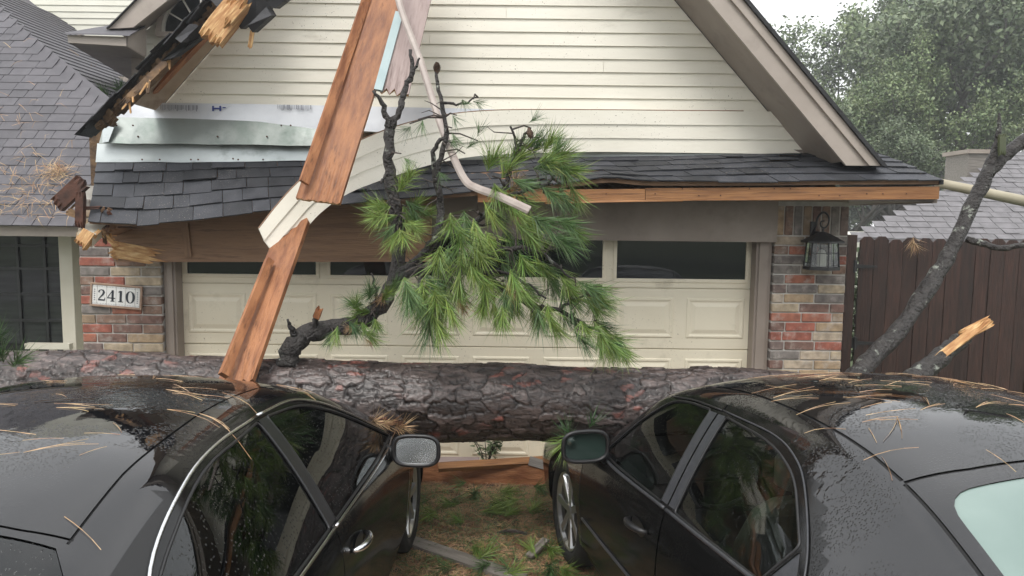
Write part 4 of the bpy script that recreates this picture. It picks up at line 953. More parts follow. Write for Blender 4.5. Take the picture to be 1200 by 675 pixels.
# sparse tufts up the thin leaders
for px, py, dx, dy in ((490,140,.1,1),(480,145,-.5,.9),(540,122,.5,.8),(555,116,.9,.4),(535,135,.7,.8),(530,150,.4,1),(522,170,.9,.3),(470,180,.6,.8),(515,195,.6,.9),(545,180,.5,-.4),(560,165,.3,-.9),(622,150,.8,-.8)): T_(px, py, 4.42, dx, dy, .7, thin=True)
for (px, py, Y, dx, dy, dz, sc, thin) in list(tl):
    if not thin and rs.random() < .95: tl.append((px+rs.uniform(-14,14), py+rs.uniform(-12,12), Y+rs.uniform(-.1,.2), dx, dy, dz, sc, thin))
for i, (px, py, Y, dx, dy, dz, sc, thin) in enumerate(tl):
    Y += rs.uniform(-.18, .14); p = at(px+rs.uniform(-6, 6), py+rs.uniform(-6, 6), Y)
    me_ = rs.choice(TUFTS_THIN) if thin else (TUFTS[rs.choice((0,1,2,3,3,4))] if i % 4 else TUFTS[4+i % 2])
    put_tuft(me_, p, Vector((dx+rs.uniform(-.25,.25), dz+rs.uniform(-.4,.4), -dy+rs.uniform(-.2,.2))), branch, sc*rs.uniform(.74, 1.0))
for i in range(9):
    px, py, Y, dx, dy, dz, sc, thin = rs.choice(tl); put_tuft(TUFT_DEAD, at(px+rs.uniform(-10,10), py+rs.uniform(-5,10), Y), Vector((dx+rs.uniform(-.5,.5), dz, -dy)), branch, sc*.75, 'dead_needles')
for i in range(60):
    q = rs.choice(main[20:]+b2+b3+b4+b5+b6); e_ = q+Vector((rs.uniform(-.16,.2), rs.uniform(-.15,.1), rs.uniform(-.16,.14))); md = lerp(q, e_, .55)+Vector((rs.uniform(-.03,.03), 0, rs.uniform(-.03,.03)))
    ob('twig', MB().tube([q, md, e_], [.004,.003,.0015], 4), M['twig'], branch)
# short shoots that carry the outer tufts
allP = main+b2+b3+b4+b5+b6+b7+b8+b9
for (px, py, Y, dx, dy, dz, sc, thin) in tl:
    p = at(px, py, Y); q = min(allP, key=lambda c: (c-p).length)
    if (q-p).length > .03: ob('shoot', MB().tube([q, lerp(q, p, .5)+Vector((rs.uniform(-.02,.02), rs.uniform(-.02,.02), .02)), p], [.006,.005,.004], 5), M['twig'], branch)
def pine_cone(p, dirv, parent, sc=1):
    m_ = MB(); q = Vector(dirv).normalized().to_track_quat('Z', 'Y').to_matrix(); r_ = random.Random(1)
    for k in range(60):
        t = k/60; an = k*2.39996; rr_ = .030*math.sin(math.pi*(.12+.8*t))*sc; c_ = Vector((math.cos(an), math.sin(an), 0)); z_ = (t-.5)*.09*sc
        s_ = Vector((-c_.y, c_.x, 0))*.010*sc
        b_ = [Vector((0,0,z_)), c_*rr_+s_+Vector((0,0,z_+.004)), c_*rr_*1.15+Vector((0,0,z_+.012*sc)), c_*rr_-s_+Vector((0,0,z_+.004)), c_*rr_*.7+Vector((0,0,z_-.006))]
        m_.add([p+q@v for v in b_], [(0,1,2,3), (0,4,1), (0,3,4), (1,4,3,2)])
    return ob('pine_cone', m_, M['cone'], parent)
pine_cone(at(697, 342, 4.05), (.5,0,.6), branch); pine_cone(at(512, 80, 4.5), (0,0,1), branch, .7); pine_cone(at(621, 156, 4.2), (.3,0,-1), branch, .6)
# broken stub tip (fresh red wood)
plank('torn_tip', at(371, 372, 4.31), at(374, 363, 4.29), .036, .03, (0,-1,0), 'wood_red', branch, jag1=.04, nn=6)
# right limb rising from the trunk, and torn stub
bm_ = MB()
lm = addlimb([(985,452,4.45),(1010,432,4.6),(1050,390,4.8),(1088,337,5.0),(1118,287,5.15),(1140,238,5.25),(1160,197,5.3)], .060, .045, 31, .006, 6, 14)
addlimb([(1157,204,5.3),(1166,178,5.3),(1170,155,5.3),(1171,132,5.3)], .045, .006, 32, .004)
addlimb([(1157,204,5.3),(1180,180,5.33),(1205,162,5.36),(1250,135,5.4)], .052, .04, 33, .006)
addlimb([(1132,280,5.2),(1150,285,5.15),(1172,291,5.1),(1200,287,5.05),(1240,280,5.0)], .024, .017, 34, .004)
limb = ob('limb', bm_, M['limb_bark'], pine, smooth=True)
plank('lichen_split', at(1174, 180, 5.24), at(1174, 158, 5.24), .05, .02, (.2,-1,0), 'leaf', limb, jag0=.03, jag1=.04)
bm_ = MB(); addlimb([(1060,455,4.5),(1085,432,4.62),(1110,412,4.7),(1132,395,4.76)], .070, .050, 35, .006, 5, 12)
stub = ob('broken_stub', bm_, M['limb_bark'], pine, smooth=True)
plank('torn_end', at(1094, 424, 4.63), at(1150, 381, 4.72), .05, .05, (-.4,-1,.6), 'wood_torn', stub, jag0=.05, jag1=.09, nn=7, seed=2)
plank('torn_end', at(1128, 393, 4.70), at(1158, 378, 4.74), .07, .05, (-.2,-1,.5), 'wood_torn', stub, jag0=.04, jag1=.05, nn=9, seed=5)
# loose needle clumps
def loose(name, px, py, Y, dv, sc, me_, label, cat, group=None):
    o = put_tuft(me_, at(px, py, Y), dv, None, sc, name); return tag(o, label, cat, group)
loose('dead_needle_clump', 1070, 277, 6.92, (.05,-.3,-1), .95, TUFT_DEAD, 'rusty brown needle clump hanging over the top of the wooden fence', 'needle clump')
for i, (x, y) in enumerate(((5, 425), (-6, 405), (14, 430))):
    put_tuft(TUFTS[4+i % 2], at(x, y, 3.95), (.2+.3*i, -.5, .6), pine, .85)
for x, y, dx in ((690,502,.3),(672,520,-.6),(668,512,-.2)): put_tuft(TUFTS_THIN[0], at(x, y, 3.75), (dx, -.4, .7), pine, .8)
put_tuft(TUFTS[0], at(668, 508, 3.7), (-.4,-.6,-.5), pine, .75)
for x in (430, 445, 462): put_tuft(TUFT_DEAD, at(x, 494+(x-430)*.2, 3.85), (.9, -.5, .2), pine, .7, 'dead_needles')
# ------------------------------------------------------------------ fallen boards
# leaning: lower red board on the left car, upper red board, trims and a bent strip
lo0, lo1 = at(277, 447, 3.98), at(345, 262, 4.92)
plank('red_board', lo0, lo1, .215, .03, (-.25,-1,.35), 'wood_red', jag0=.02, jag1=.04, nn=8, label='reddish-brown bare board leaning on the log below the peeled siding end', cat='board', group='broken house boards')
ob_ = plank('edge_strip', at(262, 440, 3.93), at(316, 305, 4.6), .035, .05, (-.7,-1,.2), 'wood_red', label='narrow red wooden strip along the left edge of the lower leaning board', cat='board', group='broken house boards')
up0, up1 = at(373, 236, 4.62), at(470, -60, 5.75)
plank('red_board', up0, up1, .285, .028, (-.1,-1,.25), 'wood_red', jag0=.012, jag1=0, nn=14, seed=3, label='wide orange-brown plank slanting down from the gable over the peeled siding', cat='board', group='broken house boards', ends='wood_torn')
plank('edge_strip', at(356, 214, 4.6), at(449, -58, 5.72), .025, .06, (-.9,-1,.2), 'wood_red', label='thin dark red strip on the left edge of the wide slanting plank', cat='board', group='broken house boards')
plank('mauve_trim', at(462, 106, 5.05), at(503, -60, 5.72), .20, .03, (.1,-1,.15), 'trim_mauve', jag0=.06, nn=8, ends='wood_torn', label='mauve-grey painted trim board with a splintered lower end beside the slanting plank', cat='board', group='broken house boards')
plank('blue_trim', at(443, 106, 5.0), at(468, 15, 5.35), .055, .02, (.1,-1,.15), 'trim_blue', label='narrow pale blue trim strip between the slanting plank and mauve board', cat='board', group='broken house boards')
st = spline([at(462,-60,5.3), at(467,0,5.1), at(492,70,4.85), at(516,145,4.6), at(534,190,4.4), at(546,212,4.3), at(558,220,4.2), at(585,230,4.05), at(620,246,3.88)], 7)
m = MB()
for i, p in enumerate(st):
    t = (st[min(i+1, len(st)-1)]-st[max(i-1, 0)]).normalized(); sd_ = t.cross(Vector((0,-1,.1))).normalized()*.022; m.v += [p-sd_, p-sd_*.45+Vector((0,-.010,0)), p+sd_*.45+Vector((0,-.010,0)), p+sd_]
for i in range(len(st)-1):
    for k in range(3): m.f.append((i*4+k, i*4+k+1, i*4+k+5, i*4+k+4))
o = ob('bent_trim_strip', m, M['trim_strip'], label='long thin bent beige trim strip hanging in front of the pine branch', cat='trim strip'); s_ = o.modifiers.new('t', 'SOLIDIFY'); s_.thickness = .006
# peeled siding: three laps that bow away from the wall
sp = empty('peeled_siding', (at(600,155,5.8).x, 5.8, at(600,155,5.8).z), 'three courses of cream siding peeled off the wall and bowing out to the left', 'siding')
ctop = [(945,131,WY+.005),(800,130,WY-.06),(680,129,WY-.12),(570,130,WY-.20),(500,139,5.72),(440,157,5.45),(385,185,5.15),(350,213,4.96),(325,240,4.84),(303,268,4.74)]
cbot = [(945,181,WY+.005),(800,179,WY-.03),(680,178,WY-.08),(570,182,WY-.17),(510,192,5.72),(460,207,5.46),(410,226,5.18),(375,250,5.0),(350,278,4.88),(320,309,4.78)]
CT = spline(A_(ctop), 6); CB = spline(A_(cbot), 6)
for r in range(3):
    m = MB(); nC = len(CT)
    for i in range(nC):
        t = (CT[min(i+1, nC-1)]-CT[max(i-1, 0)]).normalized(); v_ = (CT[i]-CB[i]); nrm_ = t.cross(v_).normalized()
        if nrm_.y > 0: nrm_ = -nrm_
        jag = 0
        a_ = lerp(CB[i], CT[i], r/3.0); b_ = lerp(CB[i], CT[i], (r+1)/3.0)
        if i == nC-1: a_ = a_-t*.02*(r % 2); 
        m.v += [a_+nrm_*.014, b_+nrm_*.004, b_-nrm_*.002, a_+nrm_*.003]
    for i in range(nC-1):
        for k in range(4): m.f.append((i*4+k, i*4+(k+1) % 4, i*4+4+(k+1) % 4, i*4+4+k))
    m.f += [(0,3,2,1), tuple((nC-1)*4+k for k in range(4))]
    ob('siding_board', m, M['siding'], sp)
m = MB(); m.tube([p+Vector((0,0,.002)) for p in CT[3:]], .0055, 5); ob('torn_edge', m, M['wood_brown'], sp)

# ================================================================== cars
def pchip(xk, yk, x):
    xk = np.asarray(xk, float); yk = np.asarray(yk, float); h = np.diff(xk); dl = np.diff(yk)/h; dd = np.zeros_like(yk)
    for i in range(1, len(xk)-1):
        if dl[i-1]*dl[i] > 0:
            w1 = 2*h[i]+h[i-1]; w2 = h[i]+2*h[i-1]; dd[i] = (w1+w2)/(w1/dl[i-1]+w2/dl[i])
    dd[0], dd[-1] = dl[0], dl[-1]
    i = np.clip(np.searchsorted(xk, x)-1, 0, len(h)-1); t = (x-xk[i])/h[i]
    return (2*t**3-3*t**2+1)*yk[i]+(t**3-2*t**2+t)*h[i]*dd[i]+(-2*t**3+3*t**2)*yk[i+1]+(t**3-t**2)*h[i]*dd[i+1]
def inpoly(pt, poly):
    x, y = pt; c = False; n = len(poly); j = n-1
    for i in range(n):
        xi, yi = poly[i]; xj, yj = poly[j]
        if (yi > y) != (yj > y) and x < (xj-xi)*(y-yi)/(yj-yi)+xi: c = not c
        j = i
    return c
def rcorner(poly, r=.05, n=5):      # round the corners of a 2D polygon
    out = []; N_ = len(poly)
    for i in range(N_):
        p0, p, p2 = Vector(poly[i-1]), Vector(poly[i]), Vector(poly[(i+1) % N_])
        rr_ = r if not (len(poly[i]) > 2) else poly[i][2]; p0, p, p2 = Vector(p0[:2]), Vector(p[:2]), Vector(p2[:2])
        a_ = p+(p0-p).normalized()*min(rr_, (p0-p).length*.45); b_ = p+(p2-p).normalized()*min(rr_, (p2-p).length*.45)
        for k in range(n+1):
            t = k/n; out.append(tuple((1-t)**2*a_+2*t*(1-t)*p+t*t*b_))
    return out
def resample(poly, step, closed=True):
    out = []; N_ = len(poly)
    for i in range(N_ if closed else N_-1):
        a_, b_ = Vector(poly[i]), Vector(poly[(i+1) % N_]); k = max(1, int((b_-a_).length/step))
        for q in range(k): out.append(tuple(lerp(a_, b_, q/k)))
    if not closed: out.append(tuple(poly[-1]))
    return out
def build_car(name, label, loc, rz, P):
    root = empty(name, loc, label, 'car', rz=rz)
    Lc = P['L']; NS, NV = 360, 121
    s = np.linspace(0, Lc, NS)
    g = lambda k: pchip([q[0] for q in P[k]], [q[1] for q in P[k]], s)
    zc_, yr, zr, yb, zb2 = g('zc'), g('yr'), g('zr'), g('yb'), g('zb')
    pit = P.get('pit', 0); tiltz = lambda ss, z_: z_+pit*(ss-2.4)*min(1, max(0, (z_-.3)/.4))
    zc_ = zc_+pit*(s-2.4); zr = zr+pit*(s-2.4); zb2 = zb2+pit*(s-2.4)
    zr = np.minimum(zr, zc_-.012); zb2 = np.minimum(zb2, zr-.03); yr = np.minimum(yr, yb-.03)
    h = zc_-zr; dd = yb-yr; gg = zr-zb2
    zsill = np.full(NS, .20); hb_ = zb2-zsill
    ctl = [(0*s, zc_), (.36*yr, zc_-.07*h), (.70*yr, zc_-.30*h), (.92*yr, zc_-.70*h), (yr+.004, zr), (yr+.30*dd, zr-.24*gg), (yr+.66*dd, zr-.62*gg), (yb-.03*np.minimum(1, dd/.2), zb2+.06*gg), (yb, zb2-.02),
           (yb+.022, zb2-.18*hb_), (yb+.030, zb2-.42*hb_), (yb+.014, zb2-.62*hb_), (yb+.012, zb2-.82*hb_), (yb-.02, zsill+.03), (yb-.10, zsill)]
    cy = np.stack([c_[0] for c_ in ctl], 1); cz = np.stack([c_[1] for c_ in ctl], 1)
    cy = np.concatenate([-cy[:, 1:2], cy, 2*cy[:, -1:]-cy[:, -2:-1]], 1); cz = np.concatenate([cz[:, 1:2], cz, 2*cz[:, -1:]-cz[:, -2:-1]], 1)
    nseg = cy.shape[1]-3; u = np.linspace(0, nseg-1e-9, NV); k = u.astype(int); t = u-k
    B = [(1-t)**3/6, (3*t**3-6*t**2+4)/6, (-3*t**3+3*t**2+3*t+1)/6, t**3/6]
    Yt = sum(B[q][None]*cy[:, k+q] for q in range(4)); Zt = sum(B[q][None]*cz[:, k+q] for q in range(4))
    # dent the hood under the log
    Xs = np.repeat((Lc/2-s)[:, None], NV, 1)
    ca, sa = math.cos(rz), math.sin(rz)
    for sg in (1,):
        pass
    # parameter w = arc length at mid cabin
    im = int(NS*P['ref']/Lc); wv2 = np.concatenate([[0], np.cumsum(np.hypot(np.diff(Yt[im]), np.diff(Zt[im])))])
    W = wv2[-1]
    def samp(ss, ww, sgn=1):
        fs = min(max(ss/Lc*(NS-1), 0), NS-1.0001); i = int(fs); fs -= i
        j = int(min(max(np.searchsorted(wv2, ww)-1, 0), NV-2)); fw = (ww-wv2[j])/(wv2[j+1]-wv2[j])
        y_ = (Yt[i,j]*(1-fs)+Yt[i+1,j]*fs)*(1-fw)+(Yt[i,j+1]*(1-fs)+Yt[i+1,j+1]*fs)*fw
        z_ = (Zt[i,j]*(1-fs)+Zt[i+1,j]*fs)*(1-fw)+(Zt[i,j+1]*(1-fs)+Zt[i+1,j+1]*fs)*fw
        p = Vector((sgn*y_, Lc/2-ss, z_))
        return p
    Rm = Matrix.Rotation(rz, 3, 'Z'); LO = Vector(loc)
    def dent(p):
        wp = Rm@p+LO; tt_ = min(max((wp-TA).dot(ax)/Ltr, 0), 1); c_ = TA+ax*(tt_*Ltr); Rl = .272-.062*tt_+.012
        dy_ = (wp.y-c_.y)
        amt = 0
        if abs(dy_) < Rl:
            lim = c_.z-math.sqrt(Rl*Rl-dy_*dy_)
            if wp.z > lim: amt = wp.z-lim
        elif dy_ > 0 and wp.z > .6 and dy_ < Rl+.25: amt = 0
        return p-Vector((0, 0, amt)) if 0 < amt < .5 else p
    def norm(ss, ww, sgn):
        e_ = .006; a_ = samp(ss+e_, ww, sgn)-samp(ss-e_, ww, sgn); b_ = samp(ss, min(ww+e_, W), sgn)-samp(ss, max(ww-e_, -0), sgn)
        n_ = a_.cross(b_)*(1 if sgn > 0 else -1)
        if n_.length < 1e-12: return Vector((0, 0, 1))
        n_.normalize()
        if ww < .01: n_ = Vector((0, n_.y, n_.z)).normalized()
        return n_ if (n_.x*sgn*.6+n_.z > 0 or n_.x*sgn > 0) else -n_
    def w_of(ss, z_):       # invert: section parameter for a height on the side
        fs = min(max(ss/Lc*(NS-1), 0), NS-1.0001); i = int(fs); fs -= i
        zz = Zt[i]*(1-fs)+Zt[i+1]*fs
        return float(np.interp(-z_, -zz, wv2))
    def w_y(ss, y_):
        fs = min(max(ss/Lc*(NS-1), 0), NS-1.0001); i = int(fs); fs -= i
        yy = np.maximum.accumulate(Yt[i]*(1-fs)+Yt[i+1]*fs); return float(np.interp(y_, yy, wv2))
    def side(poly, r=.04, step=.03): return [(a_, w_of(a_, tiltz(a_, b_))) for a_, b_ in resample(rcorner(poly, r), step)]
    def top(poly, step=.03): return [(a_, w_y(a_, b_)) for a_, b_ in resample(poly, step)]
    reg = {}
    reg['wf'] = side(P['win_f']); reg['wr'] = side(P['win_r'])
    if 'win_q' in P: reg['wq'] = side(P['win_q'], .02)
    reg['ws'] = top(P['screen']); reg['wb'] = top(P['backlight'])
    reg['a1'] = [(a_, w_of(a_, b_)) for a_, b_ in [(P['ax1']+.365*math.cos(t_), max(.33+.365*math.sin(t_), .201)) for t_ in np.linspace(-.38, math.pi+.38, 34)]]
    reg['a2'] = [(a_, w_of(a_, b_)) for a_, b_ in [(P['ax2']+.365*math.cos(t_), max(.33+.365*math.sin(t_), .201)) for t_ in np.linspace(-.38, math.pi+.38, 34)]]
    def strip(pl, wd=.0035, step=.03):
        pl = resample(pl, step, False); l_, r_ = [], []
        for i_, p_ in enumerate(pl):
            a_ = Vector(pl[max(i_-1, 0)]); b_ = Vector(pl[min(i_+1, len(pl)-1)]); t_ = (b_-a_).normalized(); q_ = Vector((-t_.y, t_.x))*wd
            l_.append(tuple(Vector(p_)+q_)); r_.append(tuple(Vector(p_)-q_))
        return l_+r_[::-1]
    sv_ = lambda pl: [(a_, w_of(a_, tiltz(a_, b_))) for a_, b_ in resample([tuple(q_[:2]) for q_ in spline([(x_, z_, 0) for x_, z_ in pl], 6)] if len(pl) > 2 else pl, .03, False)]
    tv_ = lambda pl: [(a_, w_y(a_, b_)) for a_, b_ in resample(pl, .04, False)]
    seams = []
    for pl in P['seam_side']: seams.append(strip(sv_(pl), P.get('seamw', .0035)))
    for pl in P['seam_top']: seams.append(strip(tv_(pl), P.get('seamw', .0035)))
    polys = {k_: v_ for k_, v_ in reg.items()}
    df = [(a_, w_of(a_, tiltz(a_, b_))) for a_, b_ in resample(P['door_f'], .05)]; dr_ = [(a_, w_of(a_, tiltz(a_, b_))) for a_, b_ in resample(P['door_r'], .05)]
    hood = [(a_, w_y(a_, b_)) for a_, b_ in resample(P['hood'], .05)]; lid = [(a_, w_y(a_, b_)) for a_, b_ in resample(P['lid'], .05)]
    pts2, edges = [], []
    def addloop(pl):
        n0_ = len(pts2); pl = [(min(max(a_, 0), Lc), min(max(b_, 0), W)) for a_, b_ in pl]
        pts2.extend(pl); edges.extend([(n0_+i_, n0_+(i_+1) % len(pl)) for i_ in range(len(pl))])
    for pl in list(polys.values())+seams: addloop(pl)
    npoly = len(pts2); arr = np.array(pts2)
    gs_ = np.linspace(0, Lc, 118); gw_ = np.unique(np.concatenate([np.linspace(0, W, 44)]))
    for a_ in gs_:
        for b_ in gw_:
            if np.min((arr[:, 0]-a_)**2+(arr[:, 1]-b_)**2) > .009**2: pts2.append((float(a_), float(b_)))
    vo, eo, fo, *_ = delaunay_2d_cdt([Vector(p_) for p_ in pts2], edges, [], 0, 1e-5)
    out = {}
    for f_ in fo:
        c_ = ((vo[f_[0]].x+vo[f_[1]].x+vo[f_[2]].x)/3, (vo[f_[0]].y+vo[f_[1]].y+vo[f_[2]].y)/3); key = 'body'
        for k_, v_ in polys.items():
            if inpoly(c_, v_): key = k_; break
        if key in ('a1', 'a2'): continue
        if key == 'body':
            if any(inpoly(c_, q_) for q_ in seams): key = 'gap'
            elif inpoly(c_, df): key = 'door_f'
            elif inpoly(c_, dr_): key = 'door_r'
            elif inpoly(c_, hood): key = 'hood'
            elif inpoly(c_, lid): key = 'lid'
        out.setdefault(key, []).append(tuple(f_))
    nrm = {}; pos = {}
    def emit(nm, key, mat, sides, parent, inset=0):
        V, Fc, Nn = [], [], []
        idx = {}
        for sgn in sides:
            for f_ in out.get(key, []):
                q_ = []
                for v_ in f_:
                    ss, ww = vo[v_].x, vo[v_].y; kk = (v_, sgn if ww > 1e-4 else 0)
                    if kk not in idx:
                        n_ = norm(ss, ww, sgn); p_ = dent(samp(ss, ww, sgn))-n_*inset
                        idx[kk] = len(V); V.append(tuple(p_)); Nn.append(tuple(n_))
                    q_.append(idx[kk])
                # orient outwards
                a_, b_, c_ = (Vector(V[z_]) for z_ in q_)
                if (b_-a_).cross(c_-a_).dot(Vector(Nn[q_[0]])) < 0: q_ = q_[::-1]
                Fc.append(tuple(q_))
        if not Fc: return None
        me_ = bpy.data.meshes.new(nm); me_.from_pydata(V, [], Fc); me_.update(); me_.polygons.foreach_set('use_smooth', [True]*len(Fc))
        try: me_.normals_split_custom_set_from_vertices(Nn)
        except Exception as ex: print('normals', ex)
        return link(nm, me_, M[mat], parent)
    body = emit('body', 'body', P['paint'], (1, -1), root)
    emit('panel_gap', 'gap', 'cabin', (1, -1), body, .006)
    emit('hood', 'hood', P['paint'], (1, -1), root); emit('trunk_lid', 'lid', P['paint'], (1, -1), root)
    ws = emit('windshield', 'ws', P['screen_mat'], (1, -1), root, .004); emit('rear_window', 'wb', P['rear_mat'], (1, -1), root, .004)
    # closing faces: bumper ends and the floor
    m_ = MB()
    for i_, flip in ((0, False), (NS-1, True)):
        ring = [(Yt[i_, j_], Zt[i_, j_]) for j_ in range(0, NV, 4)]
        pl = [Vector((y_, Lc/2-s[i_], z_)) for y_, z_ in ring]+[Vector((-y_, Lc/2-s[i_], z_)) for y_, z_ in ring[::-1][:-1]]
        m_.add(pl, [tuple(range(len(pl)))])
    ob('bumper', m_, M[P['paint']], root, local=True)
    ob('underbody', MB().box(-.66, .66, -Lc/2+.3, Lc/2-.3, .18, .62), M['cabin'], root, local=True)
    for sgn in (1, -1):
        d1 = emit('door', 'door_f', P['door_paint'], (sgn,), root); d2 = emit('door', 'door_r', P['door_paint'], (sgn,), root)
        emit('door_window', 'wf', P['glass'], (sgn,), d1, .006); emit('door_window', 'wr', P['glass'], (sgn,), d2, .006)
        if 'wq' in out: emit('quarter_panel', 'wq', 'satin_pillar', (sgn,), d2, .004)
        def run(pl, rr_, off=.003, closed=True, flat=1):
            P_ = []
            for a_, b_ in pl: P_.append(samp(a_, b_, sgn)+norm(a_, b_, sgn)*off)
            if closed: P_.append(P_[0]); P_.append(P_[1])
            return MB().tube(P_, rr_, 6, not closed)
        for (pl, r_, mt) in P['trims']: ob('window_trim', run(sv_(pl), r_, .004, False), M[mt], d1 if pl[0][0] < P['bp'] else d2, local=True, smooth=True)
        for k_, dd_ in (('wf', d1), ('wr', d2)): ob('window_seal', run(reg[k_], .0055, -.001), M['dark_trim'], dd_, local=True, smooth=True)
        for (a_, b_) in P['bpil']:
            pl = []
            m_ = MB()
            for i_ in range(13):
                t_ = i_/12; l_ = lerp(Vector(a_[0]), Vector(a_[1]), t_); r_ = lerp(Vector(b_[0]), Vector(b_[1]), t_)
                for q_ in (l_, r_):
                    w_ = w_of(q_.x, tiltz(q_.x, q_.y)); m_.v.append(samp(q_.x, w_, sgn)+norm(q_.x, w_, sgn)*.003)
            for i_ in range(12): m_.f.append((2*i_, 2*i_+1, 2*i_+3, 2*i_+2))
            ob('pillar_cover', m_, M[P['pil_mat']], d1, local=True, smooth=True)
        # handles
        for (hs, hz_), dd_ in zip(P['handles'], (d1, d2)):
            pts_ = []
            for k_ in range(9):
                t_ = k_/8; ss = hs-.10+.20*t_; ww = w_of(ss, tiltz(ss, hz_+.01*t_)); pts_.append(samp(ss, ww, sgn)+norm(ss, ww, sgn)*(.004+.038*math.sin(math.pi*t_)**.5))
            hd = ob('handle', MB().tube(pts_, [.009,.013,.015,.016,.016,.016,.015,.013,.009], 8), M[P['handle_mat']], dd_, local=True, smooth=True)
            ww = w_of(hs, tiltz(hs, hz_)); c_ = samp(hs, ww, sgn); n_ = norm(hs, ww, sgn)
            m_ = MB(); ring = [c_+Vector((0, .075*math.cos(t_), .035*math.sin(t_)))+n_*.003 for t_ in np.linspace(0, 2*math.pi, 20, endpoint=False)]
            m_.add(ring, [tuple(range(20))]); ob('handle_cup', m_, M['dark_trim'], hd, local=True)
        # mirror
        ms, mz = P['mir']; mz = tiltz(ms, mz); ww = w_of(ms, mz); b_ = samp(ms, ww, sgn); mc = Vector((sgn*(abs(b_.x)+P.get('mout', .16)), b_.y-.03, mz+P.get('mup', .055)))
        mir = empty('mirror', (0, 0, 0)); mir.parent = root
        n_u, n_v = 20, 12; m_ = MB(); hw, hh_, dp = .114, .076, .085
        sq = lambda c_, p_: math.copysign(abs(c_)**p_, c_)
        for i_ in range(n_v+1):
            ph = math.pi/2*i_/n_v
            for j_ in range(n_u):
                th_ = 2*math.pi*j_/n_u; r_ = math.cos(ph)**.55 if i_ < n_v else .02
                m_.v.append(mc+Vector((sq(math.cos(th_), .62)*hw*r_*(1+.12*sgn*math.cos(th_)*0), dp*math.sin(ph), sq(math.sin(th_), .62)*hh_*r_)))
        for i_ in range(n_v):
            for j_ in range(n_u): a_ = i_*n_u+j_; c_ = i_*n_u+(j_+1) % n_u; m_.f.append((a_, c_, c_+n_u, a_+n_u))
        hs_ = ob('mirror_housing', m_, M[P['paint']], root, local=True, smooth=True)
        bpy.data.objects.remove(mir)
        rim = [mc+Vector((sq(math.cos(t_), .62)*hw, -.002, sq(math.sin(t_), .62)*hh_)) for t_ in np.linspace(0, 2*math.pi, 41)]
        ob('mirror_rim', MB().tube(rim, .011, 6, False), M['dark_trim'], hs_, local=True, smooth=True)
        ring = [mc+Vector((sq(math.cos(t_), .62)*hw*.95, .010+.20*(sq(math.sin(t_), .62)*hh_*.93)*.6, sq(math.sin(t_), .62)*hh_*.93)) for t_ in np.linspace(0, 2*math.pi, 40, endpoint=False)]
        ob('mirror_glass', MB().add(ring, [tuple(range(40))[::-1]]), M[P['mirror_mat']], hs_, local=True)
        if P.get('spot'):
            sc_ = mc+Vector((-sgn*-.0+ (-sgn)*-.08, -.003, .035)) if sgn < 0 else mc+Vector((.08, -.003, .035))
            sc_ = mc+Vector((sgn*.075, -.004, .03))
            ob('blind_spot_mirror', MB().lathe([(0,-.006),(.016,-.005),(.020,0),(.023,-.004),(.024,.003)], sc_, 18, 'Y'), M['mirror_dark'], hs_, local=True, smooth=True)
        ob('mirror_arm', MB().tube([b_+Vector((-sgn*.03,.03,-.02)), mc+Vector((-sgn*.08,.04,-.05)), mc+Vector((-sgn*.02,.05,-.04))], [.035,.028,.03], 8), M['dark_trim'], hs_, local=True, smooth=True)
        # wheels
        for axs in (P['ax1'], P['ax2']):
            c_ = Vector((sgn*.765, Lc/2-axs, .325))
            we = ob('wheel', MB().lathe([(.10,-.08),(.225,-.075),(.235,-.05),(.235,.05)], c_, 28, 'X'), M['dark_trim'], root, local=True, smooth=True)
            ob('tyre', MB().lathe([(.225,.085*sgn),(.245,.105*sgn),(.29,.112*sgn),(.318,.095*sgn),(.325,.06*sgn),(.325,-.06*sgn),(.318,-.095*sgn),(.23,-.10*sgn)], c_, 36, 'X'), M['rubber'], we, local=True, smooth=True)
            m_ = MB().lathe([(.205,.075*sgn),(.222,.095*sgn),(.232,.098*sgn),(.236,.085*sgn)], c_, 36, 'X').lathe([(0,.085*sgn),(.035,.088*sgn),(.055,.075*sgn),(.06,.05*sgn)], c_, 18, 'X')
            for k_ in range(7):
                an = 2*math.pi*k_/7; u_ = Vector((0, math.cos(an), math.sin(an))); v_ = Vector((0, -math.sin(an), math.cos(an))); x_ = Vector((sgn, 0, 0))
                m_.hexa([c_+u_*.04-v_*.024+x_*.05, c_+u_*.04+v_*.024+x_*.05, c_+u_*.21+v_*.03+x_*.06, c_+u_*.21-v_*.03+x_*.06, c_+u_*.04-v_*.02+x_*.082, c_+u_*.04+v_*.02+x_*.082, c_+u_*.215+v_*.022+x_*.092, c_+u_*.215-v_*.022+x_*.092])
            ob('rim', m_, M['alloy'], we, local=True)
    # lights at the tail
    for sgn in (1, -1):
        p_ = [samp(Lc-.02, w_of(Lc-.02, z_), sgn) for z_ in (.80, .62)]
        ob('tail_lamp', MB().box(sgn*.42-.16, sgn*.42+.16, -Lc/2-.012, -Lc/2+.05, .66, .80), M['lamp_red'], root, local=True, bevel=.01)
        ob('headlight', MB().box(sgn*.45-.15, sgn*.45+.15, Lc/2-.06, Lc/2+.008, .50, .62), M['alloy'], root, local=True, bevel=.01)
